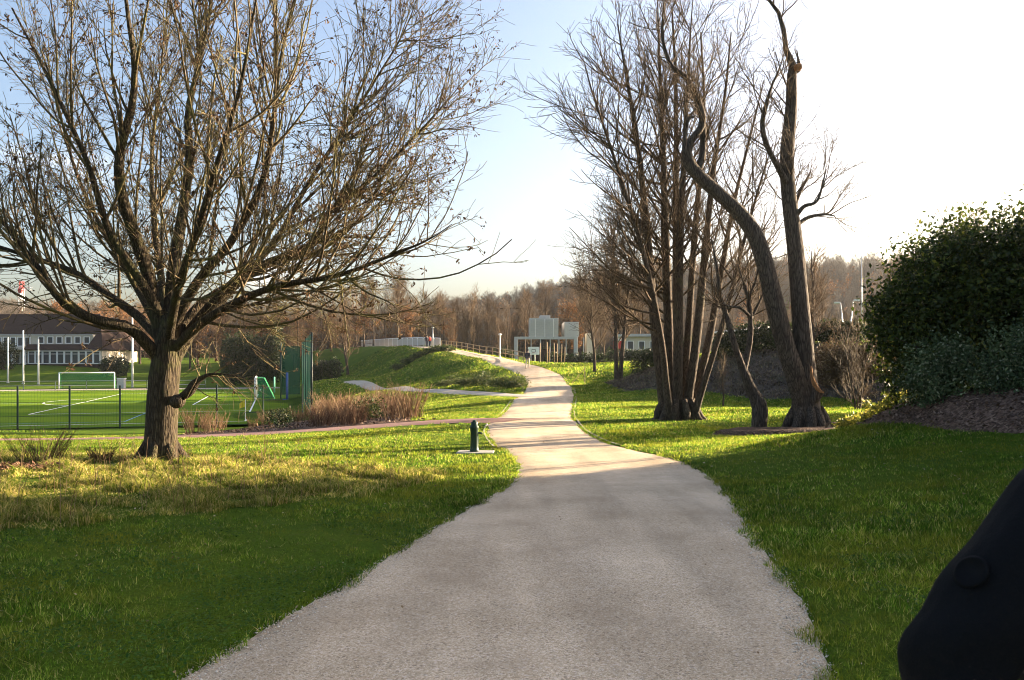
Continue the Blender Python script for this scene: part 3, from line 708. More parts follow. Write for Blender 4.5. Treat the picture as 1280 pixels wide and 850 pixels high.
# ------------------------------------------------------------------ trees
def unit(v): return v / (np.linalg.norm(v, axis=-1, keepdims=True) + 1e-9)
def grow(P, R, n, tr, ang, length, K, r0, r1, up=.15, noise=.12, rfrac=.65, taper_len=.5, bias=None, want=None, zmin=None):
    """n child branches on parents P (m,K,3), R (m,K)"""
    L = np.linalg.norm(np.diff(P, axis=1), axis=-1).sum(1)
    pid = RNG.choice(len(P), n, p=L / L.sum())
    t = RNG.uniform(tr[0], tr[1], n); Kp = P.shape[1]
    f = t * (Kp - 1); i = np.minimum(f.astype(int), Kp - 2); u = (f - i)[:, None]
    pos = P[pid, i] * (1 - u) + P[pid, i + 1] * u
    tan = unit(P[pid, i + 1] - P[pid, i]); rad = R[pid, i] * (1 - u[:, 0]) + R[pid, i + 1] * u[:, 0]
    if zmin is not None:
        k = pos[:, 2] > zmin; pos, tan, rad, t, pid = pos[k], tan[k], rad[k], t[k], pid[k]; n = len(pos)
    rv = RNG.normal(0, 1, (n, 3))
    if bias is not None: rv = rv + np.asarray(bias)
    per = unit(np.cross(tan, np.cross(rv, tan)))
    a = np.radians(RNG.uniform(ang[0], ang[1], n))[:, None]
    d = unit(np.cos(a) * tan + np.sin(a) * per)
    ln = RNG.uniform(length[0], length[1], n) * (1 - taper_len * t)
    C = np.empty((n, K, 3)); C[:, 0] = pos
    for k in range(1, K):
        d = unit(d + np.array([0, 0, up]) + RNG.normal(0, noise, (n, 3)))
        C[:, k] = C[:, k - 1] + d * (ln / (K - 1))[:, None]
    rs = np.minimum(RNG.uniform(.75, 1.15, n) * r0, rad * rfrac); rs = np.maximum(rs, r1)
    s = np.linspace(0, 1, K)[None, :]
    return C, rs[:, None] * (1 - s) + r1 * s
def limb(pts, K=22):
    """pts: (x,y,z,r) -> one branch"""
    q = catmull(np.asarray(pts, float), K)
    return q[None, :, :3], q[None, :, 3]
def stackb(bs):
    return np.concatenate([b[0] for b in bs]), np.concatenate([b[1] for b in bs])
def leaf_quads(pos, size, aspect=.55, hang=.0):
    n = len(pos)
    u = unit(RNG.normal(0, 1, (n, 3)) + np.array([0, 0, -hang])); v = unit(np.cross(u, RNG.normal(0, 1, (n, 3))))
    w = np.cross(u, v); s = (size if np.ndim(size) else np.full(n, size))[:, None]
    V = np.stack([pos, pos + u * s * .5 + v * s * aspect * .5 + w * s * .1, pos + u * s, pos + u * s * .5 - v * s * aspect * .5 + w * s * .1], 1).reshape(-1, 3)
    i = np.arange(n)[:, None] * 4
    return V, [i + np.array([0, 1, 2]), i + np.array([0, 2, 3])]
def tip_points(P, n, tr=(.3, 1), jit=.02):
    pid = RNG.integers(0, len(P), n); f = RNG.uniform(*tr, n) * (P.shape[1] - 1); i = np.minimum(f.astype(int), P.shape[1] - 2); u = (f - i)[:, None]
    return P[pid, i] * (1 - u) + P[pid, i + 1] * u + RNG.normal(0, jit, (n, 3))
def tree_thing(name, label, cat, base, trunkb, crownb, bark, twig, group=None, leaves=None):
    t = empty(name, tuple(base)); tag(t, label, cat, group)
    b = np.asarray(base)
    def put(nm, batches, mat, sm=True):
        V, F = tubes(batches); return obj(nm, mesh_np(nm, V - b, [F], [mat], sm), t)
    put('trunk', trunkb, bark); put('crown', crownb, twig)
    if leaves is not None:
        V, F = leaves[0]; obj('withered_leaves', mesh_np('withered_leaves', V - b, F, [leaves[1]]), t)
    return t

# ---- the big left tree
YT = 15.5
def T(px, py, r, dy=0.0, Y0=YT): return (*PX(px, py, Y0 + dy), r)
bz = z1(-6.82, YT)
_T = T
trunk = limb([T(200, 588, .50), T(200, 574, .44), T(201, 555, .375), T(203, 520, .345), T(204, 495, .345), T(206, 465, .33), T(209, 440, .31), T(212, 415, .26), T(214, 395, .2)], 26); trunk = (trunk[0], trunk[1] * .84)
limbs = [
 [T(207,440,.21),T(196,395,.185),T(186,345,.165),T(168,292,.15,-.3),T(151,240,.135,-.6),T(150,190,.115,-.8),T(165,132,.09,-.9),T(168,80,.07,-1),T(160,20,.05,-1.1),T(150,-70,.025,-1.2)],
 [T(211,430,.2),T(213,385,.175,.1),T(218,330,.155,.3),T(231,250,.13,.6),T(237,190,.115,.8),T(235,140,.09,1),T(250,75,.065,1.2),T(264,0,.045,1.3),T(268,-90,.02,1.4)],
 [T(214,420,.15),T(228,385,.135,-.2),T(252,345,.12,-.5),T(290,300,.10,-.9),T(328,228,.08,-1.2),T(342,150,.06,-1.4),T(350,80,.04,-1.5),T(372,-20,.02,-1.6)],
 [T(214,455,.19),T(238,415,.17,.1),T(275,372,.15,.2),T(322,335,.13,.4),T(385,310,.105,.5),T(402,288,.09,.6),T(414,260,.075,.6),T(455,232,.055,.7),T(510,180,.038,.8),T(560,125,.02,.9),T(580,100,.008,.9)],
 [T(202,425,.13),T(172,395,.12,.3),T(140,372,.105,.5),T(92,340,.085,.9),T(28,318,.06,1.2),T(-60,290,.03,1.5)],
 [T(203,452,.17),T(182,428,.15,-.3),T(158,408,.14,-.6),T(120,400,.12,-.9),T(78,378,.095,-1.2),T(52,340,.07,-1.3),T(2,275,.045,-1.4),T(-70,180,.02,-1.6)],
 [T(203,400,.13),T(180,358,.115,-.3),T(142,300,.095,-.6),T(128,265,.08,-.8),T(108,200,.062,-1),T(62,100,.042,-1.2),T(15,10,.02,-1.4)],
 [T(215,440,.14),T(245,410,.12,-.4),T(288,382,.10,-.9),T(345,358,.08,-1.3),T(420,345,.055,-1.6),T(482,322,.038,-1.8),T(535,300,.02,-1.9),T(565,280,.008,-2)],
 [T(216,425,.13),T(250,380,.115,.5),T(300,348,.10,1),T(345,300,.085,1.5),T(385,230,.065,1.9),T(450,130,.045,2.2),T(505,40,.022,2.5),T(530,-30,.01,2.6)],
 [T(210,430,.13),T(216,392,.115,-.6),T(226,350,.10,-1.4),T(246,290,.08,-2.3),T(270,210,.06,-3.1),T(300,110,.04,-3.6),T(320,0,.02,-4)],
 [T(209,430,.13),T(206,385,.115,.7),T(200,335,.10,1.6),T(192,270,.08,2.6),T(190,190,.06,3.4),T(200,100,.04,4),T(210,0,.02,4.4)],
 [T(206,435,.12),T(190,395,.105,.8),T(165,350,.09,1.7),T(130,290,.07,2.6),T(95,215,.05,3.3),T(70,120,.03,3.8),T(50,30,.012,4.2)],
 [T(222,500,.10,-.1),T(236,490,.12,-.25),T(243,480,.115,-.3),T(250,474,.075,-.33),T(262,468,.04,-.4),T(282,468,.02,-.5),T(305,472,.01,-.6)],
]
LB = [limb(l, 22) for l in limbs]
LP, LR = stackb(LB)
LR = LR * .74; mainP, mainR = LP[:12], LR[:12]
a1 = grow(mainP, mainR, 200, (.16, .95), (20, 52), (1.9, 4.4), 9, .032, .009, .15, .07, .6, .45)
a1b = grow(mainP[[3, 7, 8]], mainR[[3, 7, 8]], 70, (.25, .95), (20, 60), (1.2, 2.7), 9, .03, .008, .05, .08, .7, .3, bias=(.9, 0, .2))
a1c = grow(LP[12:], LR[12:], 9, (.3, .95), (30, 75), (.6, 1.5), 7, .014, .004, -.02, .14, .7, .3)
A1 = stackb([(a1[0], a1[1]), (a1b[0], a1b[1])])
a2 = grow(A1[0], A1[1], 1750, (.15, .97), (18, 50), (.7, 1.9), 7, .0135, .0052, .08, .10, .7, .5)
a2d = grow(mainP, mainR, 260, (.12, .9), (40, 90), (.7, 1.9), 7, .012, .005, -.02, .13, .5, .3)
A2 = stackb([a2, a2d])
a3 = grow(A2[0], A2[1], 9000, (.15, .98), (20, 60), (.25, .85), 4, .0066, .0038, .03, .13, .8, .4)
a3c = grow(a1c[0], a1c[1], 60, (.2, .98), (25, 70), (.25, .7), 4, .006, .0035, -.02, .15, .8, .3)
droop = grow(mainP[[3, 7, 8, 5]], mainR[[3, 7, 8, 5]], 60, (.25, .9), (50, 95), (.8, 2.0), 7, .013, .005, -.09, .13, .6, .3, zmin=2.4)
droop2 = grow(droop[0], droop[1], 560, (.2, .98), (25, 65), (.25, .7), 4, .006, .0035, -.03, .15, .8, .3)
tw = np.concatenate([a3[0], a3c[0], droop2[0]])
tc_ = np.concatenate([tip_points(tw, 3000, (.6, 1), .01), tip_points(A2[0], 1000, (.6, 1), .01)])
lp_ = np.repeat(tc_, 4, 0) + RNG.normal(0, .022, (len(tc_) * 4, 3)); lv = leaf_quads(lp_, RNG.uniform(.04, .095, len(lp_)), .45, 1.1)
broot = []
for a in np.linspace(0, 6.28, 8)[:-1]:      # root flares
    ca, sa = math.cos(a + .3), math.sin(a + .3); c = np.array([-6.82, YT, bz])
    broot.append([(*(c + np.array([ca * .24, sa * .24, .42])), .07), (*(c + np.array([ca * .36, sa * .36, .18])), .09), (*(c + np.array([ca * .52, sa * .52, .0])), .08), (*(c + np.array([ca * .7, sa * .7, -.12])), .05)])
RB = stackb([limb(b_, 8) for b_ in broot])
burr = limb([T(214, 505, .05, -.25), T(219, 503, .13, -.27), T(226, 500, .12, -.3), T(229, 498, .04, -.32)], 8)
hero = tree_thing('bare_tree', 'big spreading bare tree with thick short trunk and withered leaf tufts on the left lawn', 'tree', (-6.82, YT, bz),
    [(*trunk, 20, .045), (LP, LR, 11, .04), (*RB, 8, .03), (*burr, 10, .08)],
    [(A1[0], A1[1], 5), (a1c[0], a1c[1], 4), (droop[0], droop[1], 4), (A2[0], A2[1], 3), (a3[0], a3[1], 3), (a3c[0], a3c[1], 3), (droop2[0], droop2[1], 3)],
    M['bark_ash'], M['twig_ash'], None, (lv, M['dead']))
hero.children[2].name = 'withered_leaves'

# ---- the clump of tall stems beside the path
YC = 29.0
def C_(px, py, r, dy=0.0): return (*PX(px, py, YC + dy), r)
stems = [
 [C_(835,528,.34),C_(830,505,.27),C_(822,440,.24),C_(815,370,.22),C_(808,280,.18),C_(796,170,.12),C_(782,90,.07),C_(772,30,.03)],
 [C_(842,530,.34,.2),C_(838,500,.27,.2),C_(836,420,.24,.3),C_(832,300,.20,.5),C_(829,190,.14,.7),C_(824,70,.07,.9),C_(822,0,.03,1)],
 [C_(848,530,.34,-.3),C_(847,500,.25,-.3),C_(848,400,.22,-.4),C_(850,300,.18,-.5),C_(856,180,.12,-.6),C_(862,60,.05,-.7),C_(866,0,.02,-.7)],
 [C_(856,530,.32,-.2),C_(860,500,.24,-.2),C_(870,430,.22,-.2),C_(880,330,.18,-.2),C_(891,220,.12,-.3),C_(906,120,.07,-.3),C_(914,40,.03,-.3)],
 [C_(862,529,.3,.2),C_(868,500,.22,.2),C_(885,430,.19,.3),C_(900,350,.15,.4),C_(916,260,.10,.5),C_(938,170,.06,.6),C_(955,100,.025,.7)],
 [C_(846,528,.28,.8),C_(846,480,.22,.9),C_(845,300,.17,1.2),C_(845,120,.1,1.5),C_(840,10,.04,1.7)],
 [C_(852,528,.28,.9),C_(858,450,.2,1.1),C_(868,300,.16,1.6),C_(880,150,.09,2),C_(876,40,.04,2.2)],
 [C_(838,526,.25,-.5),C_(832,470,.17,-.8),C_(826,420,.14,-1.2),C_(808,330,.11,-1.8),C_(775,220,.08,-2.2),C_(742,120,.04,-2.5),C_(728,70,.015,-2.6)],
 [C_(866,526,.2,-.4),C_(880,480,.15,-.6),C_(905,400,.12,-1),C_(925,320,.09,-1.3),C_(950,230,.05,-1.5),C_(966,180,.02,-1.6)],
]
SB = [limb(s, 24) for s in stems]; SP, SR = stackb(SB); SR = SR * .74
b1 = grow(SP, SR, 190, (.33, .97), (28, 62), (1.8, 5.2), 9, .042, .010, .11, .07, .5, .6)
b1l = grow(SP[[0, 1, 7]], SR[[0, 1, 7]], 75, (.22, .85), (45, 80), (2.4, 5.2), 9, .055, .010, .10, .08, .5, .45, bias=(-1.2, -.3, 0))
B1 = stackb([b1, b1l])
b2 = grow(B1[0], B1[1], 1700, (.15, .97), (22, 55), (.8, 2.3), 6, .017, .0072, .07, .09, .7, .5)
b3 = grow(b2[0], b2[1], 6400, (.15, .98), (22, 58), (.3, 1.0), 4, .0088, .0052, .04, .12, .8, .4)
cb = GY(847, YC)
def roots(c, n, r0, r1, h, rad, seed=0):
    out = []
    for a in np.linspace(0, 2 * np.pi, n, endpoint=False) + seed:
        a = a + RNG.normal(0, .15); v = np.array([math.cos(a), math.sin(a), 0]); k = RNG.uniform(.8, 1.2)
        pts = [c + v * r0 + [0, 0, h], c + v * (r0 * .55 + r1 * .45) + [0, 0, h * .38], c + v * r1 * k * .85, c + v * r1 * k * 1.15]
        pts[2][2] = z1(pts[2][0], pts[2][1]) + .03; pts[3][2] = z1(pts[3][0], pts[3][1]) - .10
        out.append(limb([(*pts[0], rad * .7), (*pts[1], rad), (*pts[2], rad * .7), (*pts[3], rad * .35)], 9))
    return stackb(out)
lime = tree_thing('multi_stem_tree', 'tall clump of bare stems rising from one foot on the lawn beside the path', 'tree', cb,
    [(SP, SR, 11, .05), (*roots(cb, 13, .5, .95, .75, .15), 8, .06)], [(B1[0], B1[1], 5), (b2[0], b2[1], 3), (b3[0], b3[1], 3)], M['bark_lime'], M['twig_lime'])

# ---- the leaning two-trunk tree in the mulch ring
YL = 23.4
def D_(px, py, r, dy=0.0): return (*PX(px, py, YL + dy), r)
dl = [
 [D_(1009,545,.66),D_(1009,534,.56),D_(1008,515,.49),D_(1007,490,.45),D_(1006,465,.38),D_(1003,420,.33),D_(999,370,.30),D_(994,310,.275),D_(985,235,.25),D_(984,190,.24),D_(989,140,.2),D_(990,100,.165),D_(992,85,.15),D_(984,70,.10),D_(977,25,.075),D_(962,0,.05),D_(940,-15,.025)],
 [D_(1003,505,.3,-.1),D_(994,470,.33,-.15),D_(980,425,.32,-.2),D_(966,370,.31,-.2),D_(955,325,.29,-.2),D_(942,290,.27,-.15),D_(920,262,.25,-.1),D_(890,235,.23),D_(866,212,.215),D_(858,196,.2)],
 [D_(861,204,.12),D_(862,180,.13,.05),D_(878,155,.13,.1),D_(872,125,.12,.1),D_(858,98,.10,.1),D_(838,80,.075,.1),D_(828,45,.05,.1),D_(830,5,.025,.1)],
 [D_(866,214,.1,.1),D_(876,205,.12,.15),D_(879,160,.11,.2),D_(872,122,.09,.2)],
 [D_(858,200,.09,-.1),D_(856,180,.07,-.15),D_(860,150,.055,-.2),D_(868,146,.05,-.2)],
 [D_(984,230,.12,-.1),D_(972,208,.10,-.3),D_(958,180,.09,-.5),D_(953,152,.08,-.6),D_(962,115,.045,-.7),D_(975,85,.025,-.8)],
 [D_(989,235,.06,.1),D_(982,215,.045,.1),D_(975,198,.03,.1)],
 [D_(992,262,.08,.1),D_(1000,240,.06,.3),D_(1010,222,.04,.5),D_(1014,212,.025,.6)],
 [D_(995,270,.08,-.1),D_(1005,258,.07,-.2),D_(1022,250,.045,-.3),D_(1032,215,.02,-.4)],
 [D_(996,282,.08),D_(1010,272,.065,.2),D_(1030,268,.045,.3),D_(1044,270,.02,.4)],
 [D_(995,90,.08),D_(999,85,.075),D_(997,70,.03),D_(996,62,.02)],
]
DB = [limb(s, 26) for s in dl]; DP, DR = stackb(DB); DR = DR * .84
c1 = grow(DP[:3], DR[:3], 44, (.45, .98), (30, 70), (1.0, 2.6), 8, .026, .007, .1, .11, .4, .3, zmin=5.5)
c1b = grow(DP[2:], DR[2:], 60, (.3, .98), (25, 60), (.8, 2.2), 7, .02, .007, .1, .11, .7, .3, zmin=4.5)
CC = stackb([(c1[0][:, :7], c1[1][:, :7]), c1b])
c2 = grow(CC[0], CC[1], 420, (.2, .97), (22, 55), (.5, 1.5), 6, .0115, .0055, .07, .1, .7, .4)
c3 = grow(c2[0], c2[1], 1300, (.15, .98), (22, 58), (.25, .8), 4, .0072, .0042, .04, .12, .8, .4)
lean = tree_thing('leaning_tree', 'tall bare tree forked near its foot, one trunk leaning, one upright, with torn stub', 'tree', GY(1009, YL),
    [(DP[:2], DR[:2], 18, .05), (DP[2:], DR[2:], 9, .05), (*roots(GY(1009, YL), 9, .34, .72, .7, .15, .4), 8, .05)], [(CC[0], CC[1], 5), (c2[0], c2[1], 3), (c3[0], c3[1], 3)], M['bark_grey'], M['twig_lime'])
lb_ = np.array(GY(1009, YL))
st = [limb([D_(1016,500,.16,-.3),D_(1024,490,.14,-.4),D_(1029,484,.10,-.45)], 8)]
V, F = tubes([(*stackb(st), 10, .1)]); obj('torn_stub', mesh_np('torn_stub', V - lb_, [F], [M['bark_grey']], True), lean)
sc = [limb([D_(1014,458,.02,-.42),D_(1015,470,.05,-.44),D_(1018,480,.06,-.46),D_(1024,488,.05,-.52),D_(1030,491,.02,-.55)], 10)]
V, F = tubes([(*stackb(sc), 7, .3)]); tag(obj('scar', mesh_np('scar', V - lb_, [F], [M['split_wood']]), lean), 'pale orange torn wood')
cap = [limb([D_(992,86,.10,-.08),D_(998,84,.11,-.12),D_(1002,83,.07,-.14)], 6)]
V, F = tubes([(*stackb(cap), 10, .1)]); tag(obj('scar', mesh_np('scar', V - lb_, [F], [M['split_wood']]), lean), 'sawn pale branch end')

# ---- the small crooked tree to its left
YS_ = 23.6
def E_(px, py, r, dy=0.0): return (*PX(px, py, YS_ + dy), r)
el = [
 [E_(949,541,.24),E_(949,530,.22),E_(950,512,.23),E_(946,500,.2),E_(938,485,.16),E_(932,470,.145),E_(927,458,.12)],
 [E_(929,462,.11),E_(921,440,.10,-.1),E_(915,420,.09,-.1),E_(908,395,.08),E_(900,370,.065),E_(897,340,.045),E_(890,300,.02)],
 [E_(930,462,.10),E_(934,445,.09,.1),E_(938,420,.08,.1),E_(938,395,.07,.2),E_(936,372,.055,.2),E_(945,350,.035,.3),E_(950,318,.015,.3)],
 [E_(937,395,.05,.1),E_(925,385,.04,0),E_(908,382,.03,-.1),E_(890,372,.015,-.2)],
 [E_(936,375,.045,.2),E_(930,355,.035,.2),E_(922,330,.02,.2)],
 [E_(938,400,.05,.2),E_(948,380,.035,.3),E_(958,360,.015,.4)],
 [E_(954,514,.10,-.1),E_(953,503,.11,-.12),E_(948,497,.06,-.1)],
]
EB = [limb(s, 18) for s in el]; EP, ER = stackb(EB)
e1 = grow(EP[1:6], ER[1:6], 60, (.35, .98), (25, 65), (.7, 2.0), 7, .02, .006, .1, .1, .6, .3)
e2 = grow(e1[0], e1[1], 420, (.2, .97), (25, 55), (.3, 1.0), 5, .009, .0048, .06, .1, .7, .4)
tree_thing('crooked_tree', 'small crooked bare tree with knobbly bent trunk and V fork beside the mulch ring', 'tree', GY(949, YS_),
    [(EP, ER, 12, .06)], [(e1[0], e1[1], 4), (e2[0], e2[1], 3)], M['bark_grey'], M['twig_lime'])

# ---- generic bare trees for the middle distance and the far wood
def gen_tree(H, seed, spread=1.0, nst=1, fine=1.0, up=.16, thick=1.0, low=.25):
    global RNG
    keep = RNG; RNG = np.random.default_rng(seed)
    st = []
    for s in range(nst):
        a = RNG.uniform(0, 6.28); l = 0 if nst == 1 else .10 + .10 * RNG.random(); o = 0 if nst == 1 else .022 * H
        pts = []
        hh = H * RNG.uniform(.82, .97)
        for t in (0, .06, .2, .4, .6, .8, 1):
            pts.append((math.cos(a) * (o + l * hh * t ** 1.2) + RNG.normal(0, .012 * H) * t, math.sin(a) * (o + l * hh * t ** 1.2) + RNG.normal(0, .012 * H) * t, hh * t - (.25 if t == 0 else 0),
                        H * .016 * thick / (nst ** .35) * (1.35 if t == 0 else 1.0) * (1 - .9 * t) + .01))
        st.append(limb(pts, 14))
    TP, TR = stackb(st)
    q1 = grow(TP, TR, int(26 * (1 + .35 * (nst - 1))), (low, .97), (30, 62), (.28 * H * spread, .46 * H * spread), 7, H * .0055, .0016 * H, up, .09, .6, .6)
    q2 = grow(q1[0], q1[1], int(150 * fine), (.15, .97), (25, 55), (.09 * H, .21 * H), 5, .0023 * H, .0012 * H, .08, .1, .8, .4)
    q3 = grow(q2[0], q2[1], int(620 * fine), (.15, .98), (22, 58), (.035 * H, .10 * H), 3, .0013 * H, .0009 * H, .05, .1, .9, .3)
    RNG = keep
    return TP, TR, q1, q2, q3
def gen_mesh(name, H, seed, bark, twig, leafn=0, leafmat=None, leafs=.2, w3=1.0, **kw):
    TP, TR, q1, q2, q3 = gen_tree(H, seed, **kw)
    V1, F1 = tubes([(TP, TR, 6)]); V2, F2 = tubes([(q1[0], q1[1], 3), (q2[0], q2[1], 3), (q3[0], q3[1] * w3, 3)])
    Vs = [V1, V2]; Fs = [F1, F2 + len(V1)]; fm = [np.zeros(len(F1), int), np.ones(len(F2), int)]; mats = [bark, twig]
    groups = [np.concatenate(Fs)]
    if leafn:
        pos = np.concatenate([tip_points(q3[0], leafn * 2 // 3, (.1, 1), .05 * H / 12), tip_points(q2[0], leafn // 3, (.2, 1), .1)])
        V3, F3 = leaf_quads(pos, RNG.uniform(leafs * .6, leafs * 1.3, len(pos)), .7)
        off = len(V1) + len(V2); Vs.append(V3); groups += [f + off for f in F3]
        fm.append(np.full(2 * len(pos), 2)); mats.append(leafmat)
    return mesh_np(name, np.concatenate(Vs), groups, mats, True, np.concatenate(fm))
BARE = [gen_mesh('bare_wood_tree', 13, 11 + i, M['bark_wood'], M['twig_wood'], spread=[1, .85, 1.15][i], w3=1.0, fine=1.5, low=[.2, .3, .15][i]) for i in range(3)]
BROWN = [gen_mesh('brown_leaved_tree', 11, 31 + i, M['bark_wood'], M['twig_wood'], 3000, M['beech'], .24, spread=1.05, fine=1.0, low=.12) for i in range(2)]
THIN = [gen_mesh('slender_tree', 10, 51 + i, M['bark_wood'], M['twig_wood'], spread=.62, fine=1.1, low=.2, up=.3, thick=.7) for i in range(2)]
FAR = [gen_mesh('far_tree', 14, 71 + i, M['bark_wood'], M['twig_far'], spread=1.0, fine=.75, w3=2.0, low=.12) for i in range(3)]
FAR.append(gen_mesh('far_tree', 12, 81, M['bark_wood'], M['twig_far'], 500, M['beech'], .5, spread=1.0, fine=.6, w3=1.7, low=.12))

# three individual trees of the middle distance, with parts
def mid_tree(name, label, px, Y, H, seed, nst=1, group=None, bark='bark_lime', twig='twig_lime', **kw):
    b = GY(px, Y); TP, TR, q1, q2, q3 = gen_tree(H, seed, nst=nst, **kw)
    return tree_thing(name, label, 'tree', b, [(TP + b, TR, 9, .04)], [(q1[0] + b, q1[1], 4), (q2[0] + b, q2[1], 3), (q3[0] + b, q3[1], 3)], M[bark], M[twig], group)
mid_tree('multi_stem_tree', 'bare three-stemmed tree at the far end of the earth bank behind the tall clump', 772, 56, 12.5, 104, 3, spread=.85, fine=2.4, low=.22, thick=1.15)
mid_tree('bare_tree', 'bare two-stemmed tree with wide low crown beside the three-stemmed tree and the stakes', 745, 66, 10.0, 107, 2, spread=1.0, fine=1.8, low=.2, thick=.9)
mid_tree('bare_tree', 'bare tree at the bend of the pale side path below the green mound', 437, 122, 12.5, 109, 2, spread=1.0, fine=1.6, low=.22, bark='bark_wood', twig='twig_wood')
mid_tree('bare_tree', 'slim bare tree with a rusty look behind the leaning tree, on the earth bank', 1016, 47, 7.0, 111, 1, spread=.8, fine=1.2, low=.1, bark='bark_wood', twig='twig_wood', up=.25)
mid_tree('sapling', 'young pale sapling standing before the earth bank, between the stem clump and the crooked tree', 904, 38, 3.2, 113, 1, spread=.55, fine=.35, low=.3, thick=.8, up=.3)
mid_tree('bare_shrub_tree', 'bare coppery bush rising from the earth bank next to the evergreen shrub', 1072, 36, 4.6, 117, 4, spread=.9, fine=1.5, low=.05, thick=.6, bark='bark_wood', twig='copper')

mid_tree('bare_tree', 'thin bare tree whose twigs rise above the huge evergreen shrub', 1200, 19.5, 5.2, 131, 2, spread=.8, fine=.8, low=.35, thick=.5)
# ---- woodland: individual trees in the middle distance
rr = random.Random(5)
def scatter(meshes, name, label, group, items):
    for (px, Y, s) in items:
        b = GY(px, Y); o = bpy.data.objects.new(name, rr.choice(meshes)); link(o)
        o.location = (b[0], b[1], b[2] - .1); o.rotation_euler = (0, 0, rr.uniform(0, 6.28)); o.scale = (s * rr.uniform(.9, 1.15),) * 2 + (s,)
        tag(o, label, 'tree', group)
def row(px0, px1, n, Y0, Y1, s0, s1):
    return [(px0 + (px1 - px0) * (i + rr.uniform(.1, .9)) / n, rr.uniform(Y0, Y1), rr.uniform(s0, s1)) for i in range(n)]
scatter(BROWN, 'brown_leaved_tree', 'tree still holding brown leaves in the row behind the pitch', 'brown-leaved trees behind the pitch', row(60, 210, 9, 172, 195, .95, 1.25) + row(180, 420, 12, 140, 165, .8, 1.1))
scatter(BARE, 'bare_wood_tree', 'bare brown tree in the belt of trees behind the pitch', 'bare trees behind the pitch', row(170, 500, 16, 142, 172, .85, 1.1))
scatter(BARE, 'bare_wood_tree', 'bare brown tree in the belt of trees beyond the bridge parapet', 'bare trees beyond the bridge', row(480, 660, 15, 162, 200, .8, 1.1))
scatter(BROWN, 'brown_leaved_tree', 'tree still holding rusty leaves beyond the bridge parapet', 'rusty trees beyond the bridge', [(455, 150, .9), (505, 178, 1.0), (560, 185, .9), (712, 152, 1.15)])
scatter(THIN, 'slender_tree', 'slender young bare tree standing by the path railing', 'slender trees by the railing', row(560, 650, 6, 140, 160, .6, .9))
scatter(BARE, 'bare_wood_tree', 'bare brown tree among the low buildings right of the path', 'bare trees among the buildings', row(660, 900, 13, 150, 205, .9, 1.2))
scatter(BARE + THIN, 'bare_wood_tree', 'bare brown tree on the plateau above the earth bank', 'bare trees above the bank', row(890, 1120, 12, 90, 190, .6, .95))
# ---- the far wooded hill: one mass
pc = bpy.data.collections.new('far_tree_kinds')
for i, m in enumerate(FAR):
    pc.objects.link(bpy.data.objects.new('far_tree_kind', m))
n = 4200
u = RNG.uniform(-260, 1400, n); Yf = RNG.uniform(205, 470, n)
Xf = (u - 640) / FOC * Yf; k = np.ones(n, bool)
me = bpy.data.meshes.new('far_wood'); pts = np.c_[Xf, Yf, Z(Xf, Yf) - .3][k]
me.vertices.add(len(pts)); me.vertices.foreach_set('co', pts.astype(np.float32).ravel()); me.update()
fw = tag(obj('far_wood', me), kind='stuff')
ng = bpy.data.node_groups.new('wood_scatter', 'GeometryNodeTree')
ng.interface.new_socket('Geometry', in_out='INPUT', socket_type='NodeSocketGeometry'); ng.interface.new_socket('Geometry', in_out='OUTPUT', socket_type='NodeSocketGeometry')
gi = ng.nodes.new('NodeGroupInput'); gout = ng.nodes.new('NodeGroupOutput')
ip = ng.nodes.new('GeometryNodeInstanceOnPoints'); ci = ng.nodes.new('GeometryNodeCollectionInfo')
ci.inputs['Collection'].default_value = pc; ci.inputs['Separate Children'].default_value = True; ci.inputs['Reset Children'].default_value = True
ip.inputs['Pick Instance'].default_value = True
rn = ng.nodes.new('FunctionNodeRandomValue'); rn.data_type = 'FLOAT_VECTOR'
rn.inputs[0].default_value = (0, 0, 0); rn.inputs[1].default_value = (0, 0, 6.28)
rs = ng.nodes.new('FunctionNodeRandomValue'); rs.data_type = 'FLOAT'; rs.inputs[2].default_value = .7; rs.inputs[3].default_value = 1.15
rs.inputs['Seed'].default_value = 4
cv = ng.nodes.new('ShaderNodeCombineXYZ')
for i_ in range(3): ng.links.new(rs.outputs[1], cv.inputs[i_])
ng.links.new(gi.outputs[0], ip.inputs['Points']); ng.links.new(ci.outputs[0], ip.inputs['Instance'])
ng.links.new(rn.outputs[0], ip.inputs['Rotation']); ng.links.new(cv.outputs[0], ip.inputs['Scale'])
ng.links.new(ip.outputs[0], gout.inputs[0])
fw.modifiers.new('scatter', 'NODES').node_group = ng
